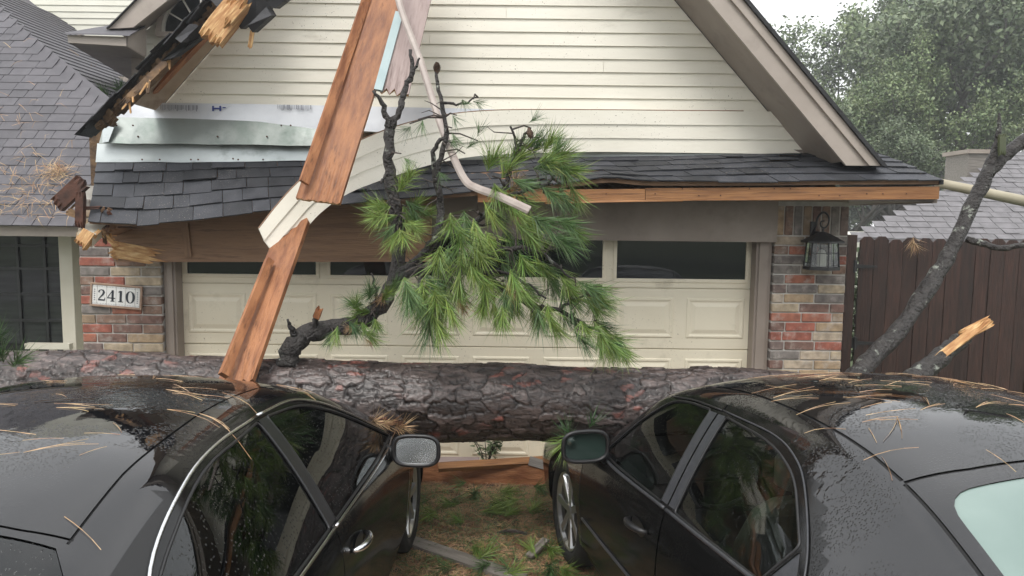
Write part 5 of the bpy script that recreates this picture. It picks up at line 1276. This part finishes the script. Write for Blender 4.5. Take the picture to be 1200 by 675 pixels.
    # seats
    def seat(x_, y_, mat, wide=.25, hr=True):
        m_ = MB()
        def sl(yy, zz, w2, th, tilt, n_=10):
            pass
        bk = [(-.0, .45), (-.08, .75), (-.16, 1.02)]
        prof = [(.0,.42,wide,.09), (-.06,.62,wide*.98,.075), (-.11,.80,wide*.95,.065), (-.16,.95,wide*.8,.055), (-.18,1.01,wide*.5,.03)]
        for yy, zz, w2, th in prof:
            n0_ = len(m_.v)
            for k_ in range(16):
                an = 2*math.pi*k_/16; m_.v.append(Vector((x_+sq(math.cos(an), .5)*w2, y_+yy+sq(math.sin(an), .6)*th, zz)))
        for i_ in range(len(prof)-1):
            for k_ in range(16): a_ = i_*16+k_; b_ = i_*16+(k_+1) % 16; m_.f.append((a_, b_, b_+16, a_+16))
        m_.f.append(tuple(64+k_ for k_ in range(16)))
        m_.box(x_-wide, x_+wide, y_+.02, y_+.5, .30, .46)
        st_ = ob('seat', m_, M[mat], root, local=True, smooth=False, bevel=.02)
        if hr:
            m_ = MB(); n0_ = 0
            for i_, (zz, f_) in enumerate(((1.05,.75),(1.07,1),(1.17,1),(1.21,.8),(1.22,.4))):
                for k_ in range(16): an = 2*math.pi*k_/16; m_.v.append(Vector((x_+sq(math.cos(an), .6)*.125*f_, y_-.19+sq(math.sin(an), .7)*.05*f_, zz)))
            for i_ in range(4):
                for k_ in range(16): a_ = i_*16+k_; b_ = i_*16+(k_+1) % 16; m_.f.append((a_, b_, b_+16, a_+16))
            m_.f.append(tuple(64+k_ for k_ in range(16))); m_.tube([(x_-.04,y_-.18,.98),(x_-.04,y_-.19,1.07)], .007, 6); m_.tube([(x_+.04,y_-.18,.98),(x_+.04,y_-.19,1.07)], .007, 6)
            ob('headrest', m_, M[mat], st_, local=True, smooth=True)
    fy_ = Lc/2-2.55+(.12 if pit else 0); ry_ = Lc/2-3.42+(.18 if pit else 0)
    for x_ in (-.37, .37): seat(x_, fy_, P['seat'])
    for x_ in (-.36, .36): seat(x_, ry_-.04, P['seat'], .345, hr=False)
    ob('dashboard', MB().prism([(-.70, Lc/2-1.35, .60), (-.70, Lc/2-1.35, .88), (-.70, Lc/2-1.75, .93), (-.70, Lc/2-1.85, .80), (-.70, Lc/2-1.75, .60)], (1.4, 0, 0)), M['cabin'], root, local=True)
    ob('parcel_shelf', MB().box(-.62, .62, Lc/2-4.2, Lc/2-3.62, .93, .95), M['cabin'], root, local=True)
    ob('door_card', MB().box(-.79, -.74, Lc/2-3.8, Lc/2-1.6, .3, .86).box(.74, .79, Lc/2-3.8, Lc/2-1.6, .3, .86), M['cabin'], root, local=True)
    # steering wheel
    c_ = Vector((-.37, Lc/2-1.98, .86)); ring = [c_+Vector((.18*math.cos(t_), -.06*math.sin(t_), .17*math.sin(t_))) for t_ in np.linspace(0, 2*math.pi, 25)]
    ob('steering_wheel', MB().tube(ring, .014, 6, False).tube([c_+Vector((-.17,0,0)), c_+Vector((.17,0,0))], .014, 6), M['cabin'], root, local=True)
    def topz(x_, y_):   # height of the shell in local coordinates (for litter)
        ss = Lc/2-y_; ww = w_y(ss, abs(x_)); p_ = samp(ss, ww, 1 if x_ >= 0 else -1); n_ = norm(ss, ww, 1 if x_ >= 0 else -1); return p_, n_
    return root, topz
LEX = dict(L=4.9, ref=2.8,
  zc=[(0,.56),(.06,.66),(.35,.78),(.9,.885),(1.30,.95),(1.75,1.17),(2.2,1.36),(2.5,1.43),(2.9,1.462),(3.35,1.45),(3.8,1.37),(4.25,1.16),(4.5,1.06),(4.8,1.02),(4.9,.93)],
  yr=[(0,.40),(.3,.60),(.9,.70),(1.35,.745),(1.75,.69),(2.2,.62),(2.6,.585),(3.0,.58),(3.5,.585),(3.9,.61),(4.3,.67),(4.6,.68),(4.9,.55)],
  zr=[(0,.52),(.3,.73),(.9,.85),(1.30,.91),(1.75,1.12),(2.2,1.29),(2.55,1.365),(2.95,1.39),(3.4,1.365),(3.8,1.27),(4.25,1.09),(4.5,1.02),(4.8,.985),(4.9,.90)],
  yb=[(0,.52),(.05,.66),(.2,.78),(.5,.86),(1.2,.89),(2.0,.905),(3.0,.905),(3.8,.895),(4.4,.86),(4.75,.79),(4.9,.66)],
  zb=[(0,.46),(.3,.68),(.9,.80),(1.4,.87),(1.9,.915),(2.8,.955),(3.7,.985),(4.3,1.0),(4.7,.95),(4.9,.86)],
  win_f=[(1.60,.925,.03),(2.08,1.18,.30),(2.42,1.305,.12),(2.76,1.345,.02),(2.80,.965,.02)],
  win_r=[(2.875,.968,.02),(2.845,1.348,.02),(3.35,1.335,.2),(3.74,1.20,.14),(4.03,1.04,.06),(4.0,1.008,.03)],
  screen=[(1.36,0),(1.36,.66),(1.44,.70),(1.8,.645),(2.16,.585),(2.22,.54),(2.25,0)],
  backlight=[(3.80,0),(3.80,.50),(3.86,.555),(4.28,.60),(4.33,.55),(4.36,0)],
  ax1=.96, ax2=3.76, bp=2.83,
  door_f=[(1.38,.28),(1.38,.83),(1.55,.93),(2.1,1.24),(2.45,1.36),(2.84,1.40),(2.84,.28)],
  door_r=[(2.84,.28),(2.84,1.40),(3.3,1.39),(3.8,1.26),(4.12,1.04),(4.05,.90),(3.55,.55),(3.40,.28)],
  hood=[(.22,0),(.22,.50),(.5,.66),(1.34,.72),(1.34,0)], lid=[(4.40,0),(4.40,.58),(4.82,.55),(4.82,0)],
  seam_side=[[(1.38,.30),(1.38,.84)],[(2.84,.30),(2.835,.95)],[(4.09,.985),(4.02,.85),(3.55,.52),(3.42,.30)],[(1.40,.30),(3.40,.30)]],
  seam_top=[[(2.28,.515),(2.5,.495),(3.0,.485),(3.5,.495),(3.78,.515)],[(3.765,0),(3.775,.40),(3.765,.52)],[(.22,0),(.24,.5),(.5,.665),(1.32,.725)],[(4.38,0),(4.40,.58),(4.8,.56)]],
  trims=[([(1.58,.915),(1.9,.918),(2.83,.955)], .0065, 'chrome'), ([(2.84,.956),(3.4,.975),(4.03,.998)], .0065, 'chrome'),
         ([(1.60,.935),(1.85,1.075),(2.1,1.205),(2.3,1.285),(2.5,1.335),(2.82,1.362)], .0065, 'chrome'), ([(2.83,1.362),(3.15,1.362),(3.42,1.328),(3.68,1.245),(3.9,1.12),(4.07,1.02)], .0065, 'chrome')],
  bpil=[(((2.80,.97),(2.765,1.345)),((2.875,.97),(2.84,1.35)))], pil_mat='dark_trim',
  handles=[(2.62,.80),(3.62,.83)], handle_mat='chrome', mir=(1.80,.93), mirror_mat='mirror', glass='glass_dark', screen_mat='glass_dark', rear_mat='glass_dark',
  paint='car_paint', door_paint='car_paint_door', seat='seat_dark')
INF = dict(LEX); INF.update(L=4.8, pit=.045,
  zc=[(0,.56),(.06,.66),(.35,.78),(.9,.885),(1.38,.96),(1.62,1.14),(1.9,1.33),(2.2,1.415),(2.6,1.45),(3.0,1.435),(3.4,1.36),(4.0,1.10),(4.4,1.02),(4.75,.98),(4.8,.93)],
  zr=[(0,.52),(.3,.73),(.9,.85),(1.40,.92),(1.62,1.10),(1.88,1.27),(2.2,1.35),(2.6,1.375),(3.0,1.35),(3.4,1.265),(4.0,1.04),(4.4,.98),(4.7,.95),(4.8,.90)],
  yr=[(0,.40),(.3,.60),(.9,.70),(1.40,.745),(1.65,.685),(1.9,.635),(2.3,.605),(2.9,.59),(3.3,.605),(3.7,.64),(4.2,.68),(4.5,.68),(4.8,.55)],
  yb=[(0,.52),(.05,.66),(.2,.78),(.5,.86),(1.2,.885),(2.0,.895),(3.0,.895),(3.8,.885),(4.3,.85),(4.65,.79),(4.8,.66)],
  zb=[(0,.46),(.3,.68),(.9,.80),(1.4,.87),(1.9,.915),(2.8,.945),(3.7,.965),(4.2,.97),(4.6,.93),(4.8,.86)],
  win_f=[(1.60,.925,.03),(1.80,1.13,.12),(1.99,1.27,.10),(2.15,1.30,.08),(2.37,1.31,.02),(2.41,.945,.02)],
  win_r=[(2.54,.945,.02),(2.50,1.31,.02),(2.84,1.295,.12),(3.05,1.235,.08),(3.24,1.09,.02),(3.17,.958,.01)],
  win_q=[(3.185,.962,.005),(3.252,1.08,.01),(3.34,.972,.01)],
  screen=[(1.43,0),(1.43,.66),(1.47,.69),(1.63,.645),(1.80,.605),(1.86,.555),(1.90,0)],
  backlight=[(3.45,0),(3.45,.42),(3.455,.45),(3.468,.478),(3.49,.50),(3.52,.514),(3.56,.522),(4.0,.585),(4.06,.54),(4.09,0)], bp=2.46, ax2=3.74, ax1=.98,
  door_f=[(1.40,.28),(1.40,.83),(1.55,.93),(1.76,1.16),(1.98,1.31),(2.455,1.35),(2.475,.28)],
  door_r=[(2.475,.28),(2.455,1.35),(2.85,1.345),(3.15,1.25),(3.40,1.04),(3.42,.90),(3.36,.55),(3.3,.28)],
  hood=[(.22,0),(.22,.50),(.5,.66),(1.40,.72),(1.40,0)], lid=[(4.14,0),(4.14,.60),(4.72,.55),(4.72,0)], seamw=.006,
  seam_side=[[(1.40,.30),(1.40,.84)],[(2.475,.30),(2.475,.945)],[(2.455,1.318),(2.45,1.345)],[(3.41,.95),(3.42,.88),(3.36,.52),(3.30,.30)],[(1.42,.30),(3.30,.30)]],
  seam_top=[[(1.90,.575),(2.3,.54),(2.9,.53),(3.2,.535),(3.345,.545)],[(3.385,0),(3.38,.35),(3.355,.545)],[(3.36,.548),(3.7,.59),(4.1,.625)],[(.22,0),(.24,.5),(.5,.665),(1.38,.725)],[(4.12,0),(4.14,.60),(4.7,.56)]],
  trims=[([(1.58,.912),(1.9,.916),(2.46,.935)], .008, 'satin_pillar'), ([(2.48,.935),(2.9,.945),(3.36,.958)], .008, 'satin_pillar'),
         ([(1.98,1.285),(2.2,1.312),(2.45,1.322)], .004, 'dark_trim'), ([(1.45,.50),(2.0,.515),(2.45,.53)], .007, 'satin_pillar'), ([(2.46,1.324),(2.8,1.318),(2.98,1.285),(3.11,1.225),(3.28,1.09),(3.37,.972)], .0035, 'satin_pillar')],
  bpil=[(((2.412,.95),(2.372,1.305)),((2.468,.952),(2.432,1.307))),(((2.480,.952),(2.444,1.307)),((2.538,.955),(2.498,1.31)))], pil_mat='satin_pillar',
  handles=[(2.27,.79),(3.15,.82)], handle_mat='dark_trim', mir=(1.72,.92), mirror_mat='mirror_dark', spot=True, glass='glass_green', screen_mat='glass_dark', rear_mat='glass_screen', seat='seat_tan', mout=.13, mup=.085)
LEX['mup'] = -.01
carL, topL = build_car('sedan', 'black wet sedan with chrome window trim parked on the left under the log', (-1.52, 3.02, 0), rad(-1.6), LEX)
carR, topR = build_car('sedan', 'black wet sedan with grey door pillars parked at an angle on the right', (1.475, 3.1, 0), rad(11.5), INF)
# dead needles lying on the cars
def litter_on(root, topf, n, xr_, yr_, seed, label, green=.12):
    r_ = random.Random(seed); V, Fc, tone = [], [], []
    for i in range(n):
        x0 = r_.uniform(*xr_); y0 = r_.uniform(*yr_); an = r_.gauss(0, .5) if r_.random() < .7 else r_.uniform(0, 6.28); nstr = r_.choice((1, 1, 2, 2, 3))
        for s_ in range(nstr):
            a2 = an+r_.uniform(-.1, .1); l_ = r_.uniform(.08, .20); cv = r_.gauss(0, .12); b = len(V); ww_ = .0009
            for k_ in range(5):
                t_ = k_/4; xx = x0+math.cos(a2+cv*t_)*l_*t_; yy = y0+math.sin(a2+cv*t_)*l_*t_
                if abs(xx) > .84: xx = math.copysign(.84, xx)
                p_, n_ = topf(xx, yy); q_ = Vector((-math.sin(a2), math.cos(a2), 0))*ww_*(1-.6*abs(t_-.3))
                V += [p_+n_*(.0015+.002*math.sin(t_*3))-q_, p_+n_*(.0025+.002*math.sin(t_*3))+q_]
            for k_ in range(4): Fc.append((b+2*k_, b+2*k_+1, b+2*k_+3, b+2*k_+2)); tone.append(r_.random())
    me_ = bpy.data.meshes.new('dead_pine_needles'); me_.from_pydata([tuple(v) for v in V], [], Fc); me_.update(); mesh_attr(me_, 'tone', tone); me_.materials.append(M['needle_dead'])
    o = link('dead_pine_needles', me_, None); o.matrix_basis = Matrix.Translation(root.location) @ Matrix.Rotation(root.rotation_euler.z, 4, 'Z')
    return tag(o, label, 'pine needles', kind='stuff')
litter_on(carL, topL, 60, (-.55,.5), (-1.45,.35), 5, 'dry tan pine needles scattered over the left car roof')
litter_on(carR, topR, 70, (-.6,.5), (-.95,.40), 6, 'dry tan pine needles scattered over the right car roof')

# ------------------------------------------------------------------ things on the ground between the cars
g0, g1 = Vector((-.95, 5.78, .075)), Vector((.95, 5.72, .075))
plank('fallen_fascia', Vector((-1.0, 5.66, .085)), Vector((1.0, 5.58, .085)), .15, .045, (0,-1,.15), 'wood_red', label='long red-brown fascia board lying on edge below the garage door', cat='board', group='broken house boards', bend=.02)
plank('fallen_board', Vector((-.55, 5.5, .175)), Vector((.9, 5.76, .195)), .07, .035, (0,-.5,1), 'wood_orange', label='orange-brown batten lying on top of the red fascia board', cat='board', group='broken house boards')
plank('fallen_board', Vector((-1.0, 5.86, .08)), Vector((-.25, 5.84, .09)), .10, .03, (0,-1,.6), 'trim_mauve', label='mauve painted board leaning low against the garage door bottom', cat='board', group='broken house boards')
plank('fallen_board', at(620,540,5.6), at(646,548,5.6), .07, .03, (0,-1,.6), 'wood_grey', label='short grey board stub beside the right car front', cat='board', group='broken house boards')
plank('grey_plank', atz(480,634,.03), atz(612,680,.03), .11, .03, (0,0,1), 'wood_grey', label='weathered grey plank lying on the ground between the cars', cat='board')
plank('painted_offcut', atz(620,652,.05), atz(640,632,.09), .05, .015, (-.3,-.4,1), 'wood_grey', label='small grey offcut lying near the right front wheel', cat='board')
# shrub seedling by the door
sh = empty('shrub', (at(570,540,6.0).x, 6.0, 0), 'small leafy green shrub growing against the garage door bottom', 'shrub')
m = MB(); rs = random.Random(6); tips = []
for i in range(9):
    e_ = Vector((sh.location.x+rs.uniform(-.22,.22), 6.0+rs.uniform(-.14,.02), rs.uniform(.16,.38))); m.tube([sh.location, lerp(sh.location, e_, .5)+Vector((0,0,.04)), e_], [.006,.004,.002], 5); tips.append(e_)
ob('stem', m, M['twig'], sh)
def leafmesh():
    V = [(0,0,0),(.012,.02,.004),(.010,.045,.002),(0,.065,-.004),(-.010,.045,.002),(-.012,.02,.004),(0,.03,-.002)]; me_ = bpy.data.meshes.new('leaf'); me_.from_pydata(V, [], [(0,1,6),(1,2,6),(2,3,6),(3,4,6),(4,5,6),(5,0,6)]); mesh_attr(me_, 'tone', [.5]*6); me_.materials.append(M['leaf']); return me_
lme = leafmesh()
for i in range(130):
    e_ = rs.choice(tips); p = lerp(sh.location, e_, rs.uniform(.35, 1.05))+Vector((rs.uniform(-.03,.03), rs.uniform(-.03,.03), rs.uniform(-.02,.03)))
    o = bpy.data.objects.new('leaf', lme); COL.objects.link(o); o.parent = sh; o.location = p-sh.location; o.rotation_euler = (rs.uniform(-.6,.6), rs.uniform(-.6,.6), rs.uniform(0,6.28)); s_ = rs.uniform(.7, 1.2); o.scale = (s_, s_, s_)
# litter: pine straw (brown) over the drive
def straw(n, x0, x1, y0, y1, seed, mat, name, label, ln=(.08,.2), wd=.002, zr_=(.004,.03), kind='stuff', bias=None):
    r_ = np.random.RandomState(seed); X = r_.uniform(x0, x1, n); Y = r_.uniform(y0, y1, n); An = r_.uniform(0, 2*np.pi, n); Ln = r_.uniform(*ln, n); Z0 = r_.uniform(*zr_, n); Z1 = r_.uniform(*zr_, n)
    dx, dy = np.cos(An)*Ln, np.sin(An)*Ln; px_, py_ = -np.sin(An)*wd, np.cos(An)*wd; bx = r_.uniform(-.02,.02,n); by = r_.uniform(-.02,.02,n)
    v = np.stack([np.stack([X-px_, Y-py_, Z0],1), np.stack([X+px_, Y+py_, Z0+.001],1), np.stack([X+dx/2+bx-px_, Y+dy/2+by-py_, (Z0+Z1)/2+.008],1), np.stack([X+dx/2+bx+px_, Y+dy/2+by+py_, (Z0+Z1)/2+.009],1), np.stack([X+dx, Y+dy, Z1],1)], 1).reshape(-1,3)
    b = np.arange(n)*5; Fc = []
    for i in b.tolist(): Fc += [(i,i+1,i+3,i+2),(i+2,i+3,i+4)]
    me_ = bpy.data.meshes.new(name); me_.from_pydata(v.tolist(), [], Fc); me_.update(); mesh_attr(me_, 'tone', np.repeat(r_.rand(n), 2)); me_.materials.append(M[mat])
    return tag(link(name, me_, None), label, 'litter', kind=kind)
straw(26000, -1.3, 1.3, 3.3, 5.9, 3, 'litter', 'pine_straw', 'brown pine straw covering the drive between the cars', wd=.0016)
straw(2500, -3.4, 3.3, 0, 6.0, 4, 'litter', 'pine_straw', 'thin brown pine straw over the whole drive', wd=.002)
# chips of bark and wood
m = MB(); rs = random.Random(15)
for i in range(1300):
    c_ = Vector((rs.uniform(-.9,.7), rs.uniform(3.7,5.8), .008)); s_ = rs.uniform(.004,.03)*rs.choice((.5,.7,1)); an = rs.uniform(0,6.28); u_ = Vector((math.cos(an), math.sin(an), rs.uniform(-.2,.3)))*s_; v_ = Vector((-math.sin(an), math.cos(an), rs.uniform(-.2,.2)))*s_*rs.uniform(.3,.9); n_ = Vector((0,0,.006))
    m.hexa([c_-u_-v_, c_+u_-v_*.6, c_+u_*.8+v_, c_-u_*.7+v_*.8, c_-u_-v_+n_, c_+u_-v_*.6+n_, c_+u_*.8+v_+n_, c_-u_*.7+v_*.8+n_])
ob('bark_chips', m, M['litter'], label='bark and wood chips scattered between the cars', cat='litter', kind='stuff')
def chips(n, lo_, hi_, mat, label, seed, flat=.006):
    m_ = MB(); r_ = random.Random(seed)
    for i_ in range(n):
        c_ = Vector((r_.uniform(-.95,.75), r_.uniform(3.75,5.75), .010)); s_ = r_.uniform(lo_, hi_); an_ = r_.uniform(0,6.28); u_ = Vector((math.cos(an_), math.sin(an_), r_.uniform(-.25,.4)))*s_; v_ = Vector((-math.sin(an_), math.cos(an_), r_.uniform(-.3,.3)))*s_*r_.uniform(.25,.7); h_ = Vector((0,0,flat*r_.uniform(.6,2)))
        m_.hexa([c_-u_-v_*.5, c_+u_*.7-v_, c_+u_+v_*.6, c_-u_*.6+v_, c_-u_-v_*.5+h_, c_+u_*.7-v_+h_, c_+u_+v_*.6+h_, c_-u_*.6+v_+h_])
    return ob('debris_chips', m_, M[mat], label=label, cat='litter', kind='stuff')
chips(150, .015, .05, 'twig', 'dark bark flakes scattered on the ground between the cars', 51); chips(160, .008, .028, 'wood_torn', 'fresh orange wood chips on the ground between the cars', 52); chips(110, .012, .04, 'bare_wood', 'pale dry chips and leaf scraps on the ground between the cars', 53, .003)
rs = random.Random(21)
gl_ = [(512,598),(528,585),(545,612),(560,600),(575,590),(590,605),(600,595),(560,575),(610,585),(540,590),(585,575),(505,585),(620,600),(553,640),(560,655),(575,660),(600,668),(630,655),(645,660),(640,640),(655,665),(530,665),(590,672),(548,565),(625,570)]
straw(5200, -.95, .6, 3.9, 5.5, 13, 'needle_dark', 'green_litter', 'short green grass and needle bits between the cars', ln=(.03,.10), wd=.0018, zr_=(.004,.045))
names_ = ['lying nearest the red fascia board', 'beside the left front wheel', 'beside the right front wheel', 'by the grey plank']
gsub = empty('green_needle_sprays', atz(575, 600, 0), 'green pine needle sprays strewn on the ground between the two cars', 'pine needles'); gsub['kind'] = 'stuff'
for i, (x, y) in enumerate(gl_):
    p = atz(x, y, .05)
    put_tuft(rs.choice(TUFTS+TUFTS_THIN), p, Vector((rs.uniform(-1,1), rs.uniform(-.9,.6), rs.uniform(-.05,.10))), gsub, rs.uniform(.6, .95))
tw_ = MB().tube(spline([atz(583,625,.02), atz(600,622,.05), atz(618,626,.03)], 4), [.012]*9, 6); ob('twig', tw_, M['twig'], label='short dark twig on the ground between the cars', cat='twig')
# needles and straw caught on the left roof and in the valley
def roof_litter(name, cx, cy, Y, n, spread, mat, label, seed, ln=.18):
    r_ = random.Random(seed); V, Fc, tone = [], [], []
    for i in range(n):
        px, py = r_.gauss(cx, spread[0]), r_.gauss(cy, spread[1]); 
        # on the camera-facing plane z = ze+.02+(Y-6.22)
        d_ = CR @ Vector(((px-600)/F, -(py-337.5)/F, -1.0)); k_ = (ze+.02-6.22-CAMH)/(d_.z-d_.y); p = Vector((0,0,CAMH))+d_*k_+Vector((0,-.03,.03))
        if p.y < 6.2: continue
        an = r_.uniform(0, 6.28); u_ = Vector((math.cos(an), math.sin(an)*.7, math.sin(an)*.7)); l_ = ln*r_.uniform(.5, 1.1); q_ = Vector((-math.sin(an), math.cos(an)*.7, math.cos(an)*.7))*.0022; b = len(V)
        bd = Vector((0,-.7,.7))*r_.uniform(0,.05); V += [p-q_, p+q_, p+u_*l_*.5+bd-q_, p+u_*l_*.5+bd+q_, p+u_*l_]; Fc += [(b,b+1,b+3,b+2),(b+2,b+3,b+4)]; t_ = r_.random(); tone += [t_,t_]
    me_ = bpy.data.meshes.new(name); me_.from_pydata([tuple(v) for v in V], [], Fc); me_.update(); mesh_attr(me_, 'tone', tone); me_.materials.append(M[mat]); return tag(link(name, me_, None), label, 'pine needles', kind='stuff')
roof_litter('dead_pine_needles', 30, 240, 0, 130, (30, 17), 'needle_dead', 'dry orange needles lying on the lower left roof slope', 1)
roof_litter('dead_pine_needles', 70, 205, 0, 110, (7, 5), 'needle_dead', 'small rusty needle pile on the left roof by the broken eave', 2)
roof_litter('dead_pine_needles', 30, 170, 0, 60, (30, 50), 'needle_dead', 'sparse dry needles scattered over the upper left roof slope', 3)
for i, (x, y, Y, mt) in enumerate(((140,112,8.3,TUFTS[4]),(128,118,8.2,TUFTS[5]),(150,108,8.4,TUFTS_THIN[0]),(118,112,8.3,TUFTS_THIN[1]))):
    loose('green_needle_spray', x, y, Y, (.3-.3*i, -.5, .3), 1.1, mt, ('dense green needle spray in the roof valley under the cornice return', 'dense green needle spray lower in the roof valley beside the broken rake tip', 'thin green needle spray rightmost in the roof valley', 'thin green needle spray leftmost in the roof valley on the hip slope')[i], 'pine needles', 'needle sprays in the roof valley')
loose('dead_needle_clump', 104, 84, 9.6, (.4,-.5,-.2), 1.2, TUFT_DEAD, 'rusty needle clump on the rear roof above the valley', 'needle clump')
# ------------------------------------------------------------------ trees
def make_tree_mesh(seed, H, R, nleaf, leaf, nb=9, base=.35):
    r_ = np.random.RandomState(seed); rp_ = random.Random(seed); m_ = MB(); tips_ = []
    def limb(p, d_, l_, r0, depth):
        pts_ = [p]; q = p
        for k_ in range(4):
            d_ = (d_+Vector((rp_.uniform(-.25,.25), rp_.uniform(-.25,.25), rp_.uniform(-.05,.2)))).normalized(); q = q+d_*l_/4; pts_.append(q)
        m_.tube(pts_, [lerp(r0, r0*.45, k_/4) for k_ in range(5)], 7 if depth < 2 else 5, False)
        if depth >= 1: tips_.extend(pts_[2:])
        if depth < 3:
            for k_ in range(rp_.choice((3, 4)) if depth < 2 else 3):
                st_ = pts_[rp_.choice((2, 3, 4, 4))]; dv = (d_+Vector((rp_.uniform(-1,1), rp_.uniform(-1,1), rp_.uniform(-.25,.6)))).normalized(); limb(st_, dv, l_*rp_.uniform(.5,.75), r0*.5, depth+1)
    tr0 = Vector((0,0,0)); m_.tube([tr0, Vector((.1,0,H*base*.5)), Vector((0,.1,H*base))], [H*.035, H*.028, H*.024], 10, False)
    for k_ in range(nb):
        an = 2*math.pi*k_/nb+rp_.uniform(-.3,.3); el = rp_.uniform(.25, 1.3); limb(Vector((0,0,H*base*rp_.uniform(.7,1.05))), Vector((math.cos(an)*math.cos(el), math.sin(an)*math.cos(el), math.sin(el))), H*.34, H*.017, 0)
    tp = np.array([tuple(t_) for t_ in tips_]); n = nleaf; ci = r_.randint(0, len(tp), n); c_ = tp[ci]; ct = r_.rand(len(tp))
    c_ = c_+np.clip(r_.normal(0, 1, (n,3)), -2, 2)*np.array([R*.056, R*.056, R*.040])
    a_ = r_.normal(0, 1, (n,3)); a_ /= np.linalg.norm(a_, axis=1)[:,None]; b_ = np.cross(a_, r_.normal(0,1,(n,3))); b_ /= np.linalg.norm(b_, axis=1)[:,None]
    s_ = leaf*r_.uniform(.6, 1.3, (n,1)); v = np.stack([c_-a_*s_, c_+b_*s_*.5, c_+a_*s_, c_-b_*s_*.5], 1).reshape(-1,3)
    Fc = np.arange(n*4).reshape(-1,4)
    me_ = bpy.data.meshes.new('crown'); me_.from_pydata(v.tolist(), [], Fc.tolist()); me_.update(); 
    tone = np.clip(.15+.55*ct[ci]+.18*r_.normal(0,1,n)+.15, 0, 1); mesh_attr(me_, 'tone', tone)
    mt = bpy.data.meshes.new('trunk'); mt.from_pydata([tuple(x_) for x_ in m_.v], [], m_.f); mt.update(); mt.materials.append(M['oak_bark']); mt.polygons.foreach_set('use_smooth', [True]*len(mt.polygons))
    return mt, me_
TR = [make_tree_mesh(5, 11, 5, 75000, .085, 10, .25), make_tree_mesh(8, 10, 4.5, 65000, .08, 9, .22)]
TR[0][1].materials.append(M['leaf']); TR[1][1].materials.append(M['leaf_dark'])
def tree(k, x, y, sc, rz, label, group=None):
    t = empty('oak_tree', (x, y, -.03), label, 'tree', group, rz); t.scale = (sc, sc, sc)
    link('trunk', TR[k][0], None, t); link('crown', TR[k][1], None, t); return t
tree(0, 15.9, 31.20, 0.80, .3, 'bushy green oak left of the others, right beside the gable rake', 'trees beyond the fence')
tree(1, 22.40, 32.80, 1.520, 1.2, 'taller grey-green oak at the right edge above the neighbour roof', 'trees beyond the fence')
tree(0, 23.68, 44.80, 1.520, 2.4, 'hazy oak farthest back between the two nearer oaks', 'trees beyond the fence')
tree(1, 12.16, 27.20, 0.672, 3.9, 'low dark oak just above the neighbour roof and fence', 'trees beyond the fence')
tree(0, 32.00, 40.00, 1.920, 5.0, 'broad oak behind the neighbour house off to the right', 'trees beyond the fence')
# hedge closing the view behind the side yard
def hedge(x0, x1, y, h, n, seed):
    r_ = np.random.RandomState(seed); c_ = np.stack([r_.uniform(x0, x1, n), y+r_.normal(0, .35, n), h*np.sqrt(r_.rand(n))*(.85+.15*np.sin(r_.rand(n)*6))], 1); c_[:,2] += .25*np.sin(c_[:,0]*2.1)
    a_ = r_.normal(0,1,(n,3)); a_ /= np.linalg.norm(a_, axis=1)[:,None]; b_ = np.cross(a_, r_.normal(0,1,(n,3))); b_ /= np.linalg.norm(b_, axis=1)[:,None]; s_ = (.05 if y < 20 else .24)*r_.uniform(.6,1.3,(n,1))
    v = np.stack([c_-a_*s_, c_+b_*s_*.5, c_+a_*s_, c_-b_*s_*.5], 1).reshape(-1,3); me_ = bpy.data.meshes.new('foliage'); me_.from_pydata(v.tolist(), [], np.arange(n*4).reshape(-1,4).tolist()); me_.update(); mesh_attr(me_, 'tone', r_.rand(n)); me_.materials.append(M['leaf_dark'])
    return tag(link('hedge', me_, None), 'dense dark green hedge line far behind the oaks', 'hedge')
hedge(5, 56, 56, 8, 60000, 4)
hs2 = hedge(3.2, 6.5, 9.2, 1.6, 9000, 7); hs2['label'] = 'low green shrubs just behind the dark gate beside the garage'
for i, (k, x, y, sc, rz) in enumerate(((1,-7,-22,1.0,.5),(0,3,-26,1.1,2),(1,12,-21,.9,4),(0,-16,-24,1.1,1))):
    tree(k, x, y, sc, rz, ('oak across the street mirrored left of centre in the garage windows', 'broad oak straight across the street mirrored in the garage windows', 'smaller oak across the street mirrored at the right in the car paint', 'broad oak across the street farthest to the left')[i], 'trees across the street')

# ------------------------------------------------------------------ rain haze
hz_ = ob('haze', MB().box(-60, 75, -60, 80, -1.2, 24), None, kind='stuff')
hm = bpy.data.materials.new('haze_air'); hm.use_nodes = True; ht = hm.node_tree; ht.nodes.clear()
hv = ht.nodes.new('ShaderNodeVolumePrincipled'); hv.inputs['Density'].default_value = .0026; hv.inputs['Color'].default_value = (.93, .96, .97, 1); hv.inputs['Anisotropy'].default_value = .2
ho = ht.nodes.new('ShaderNodeOutputMaterial'); ht.links.new(hv.outputs[0], ho.inputs['Volume']); hz_.data.materials.append(hm)
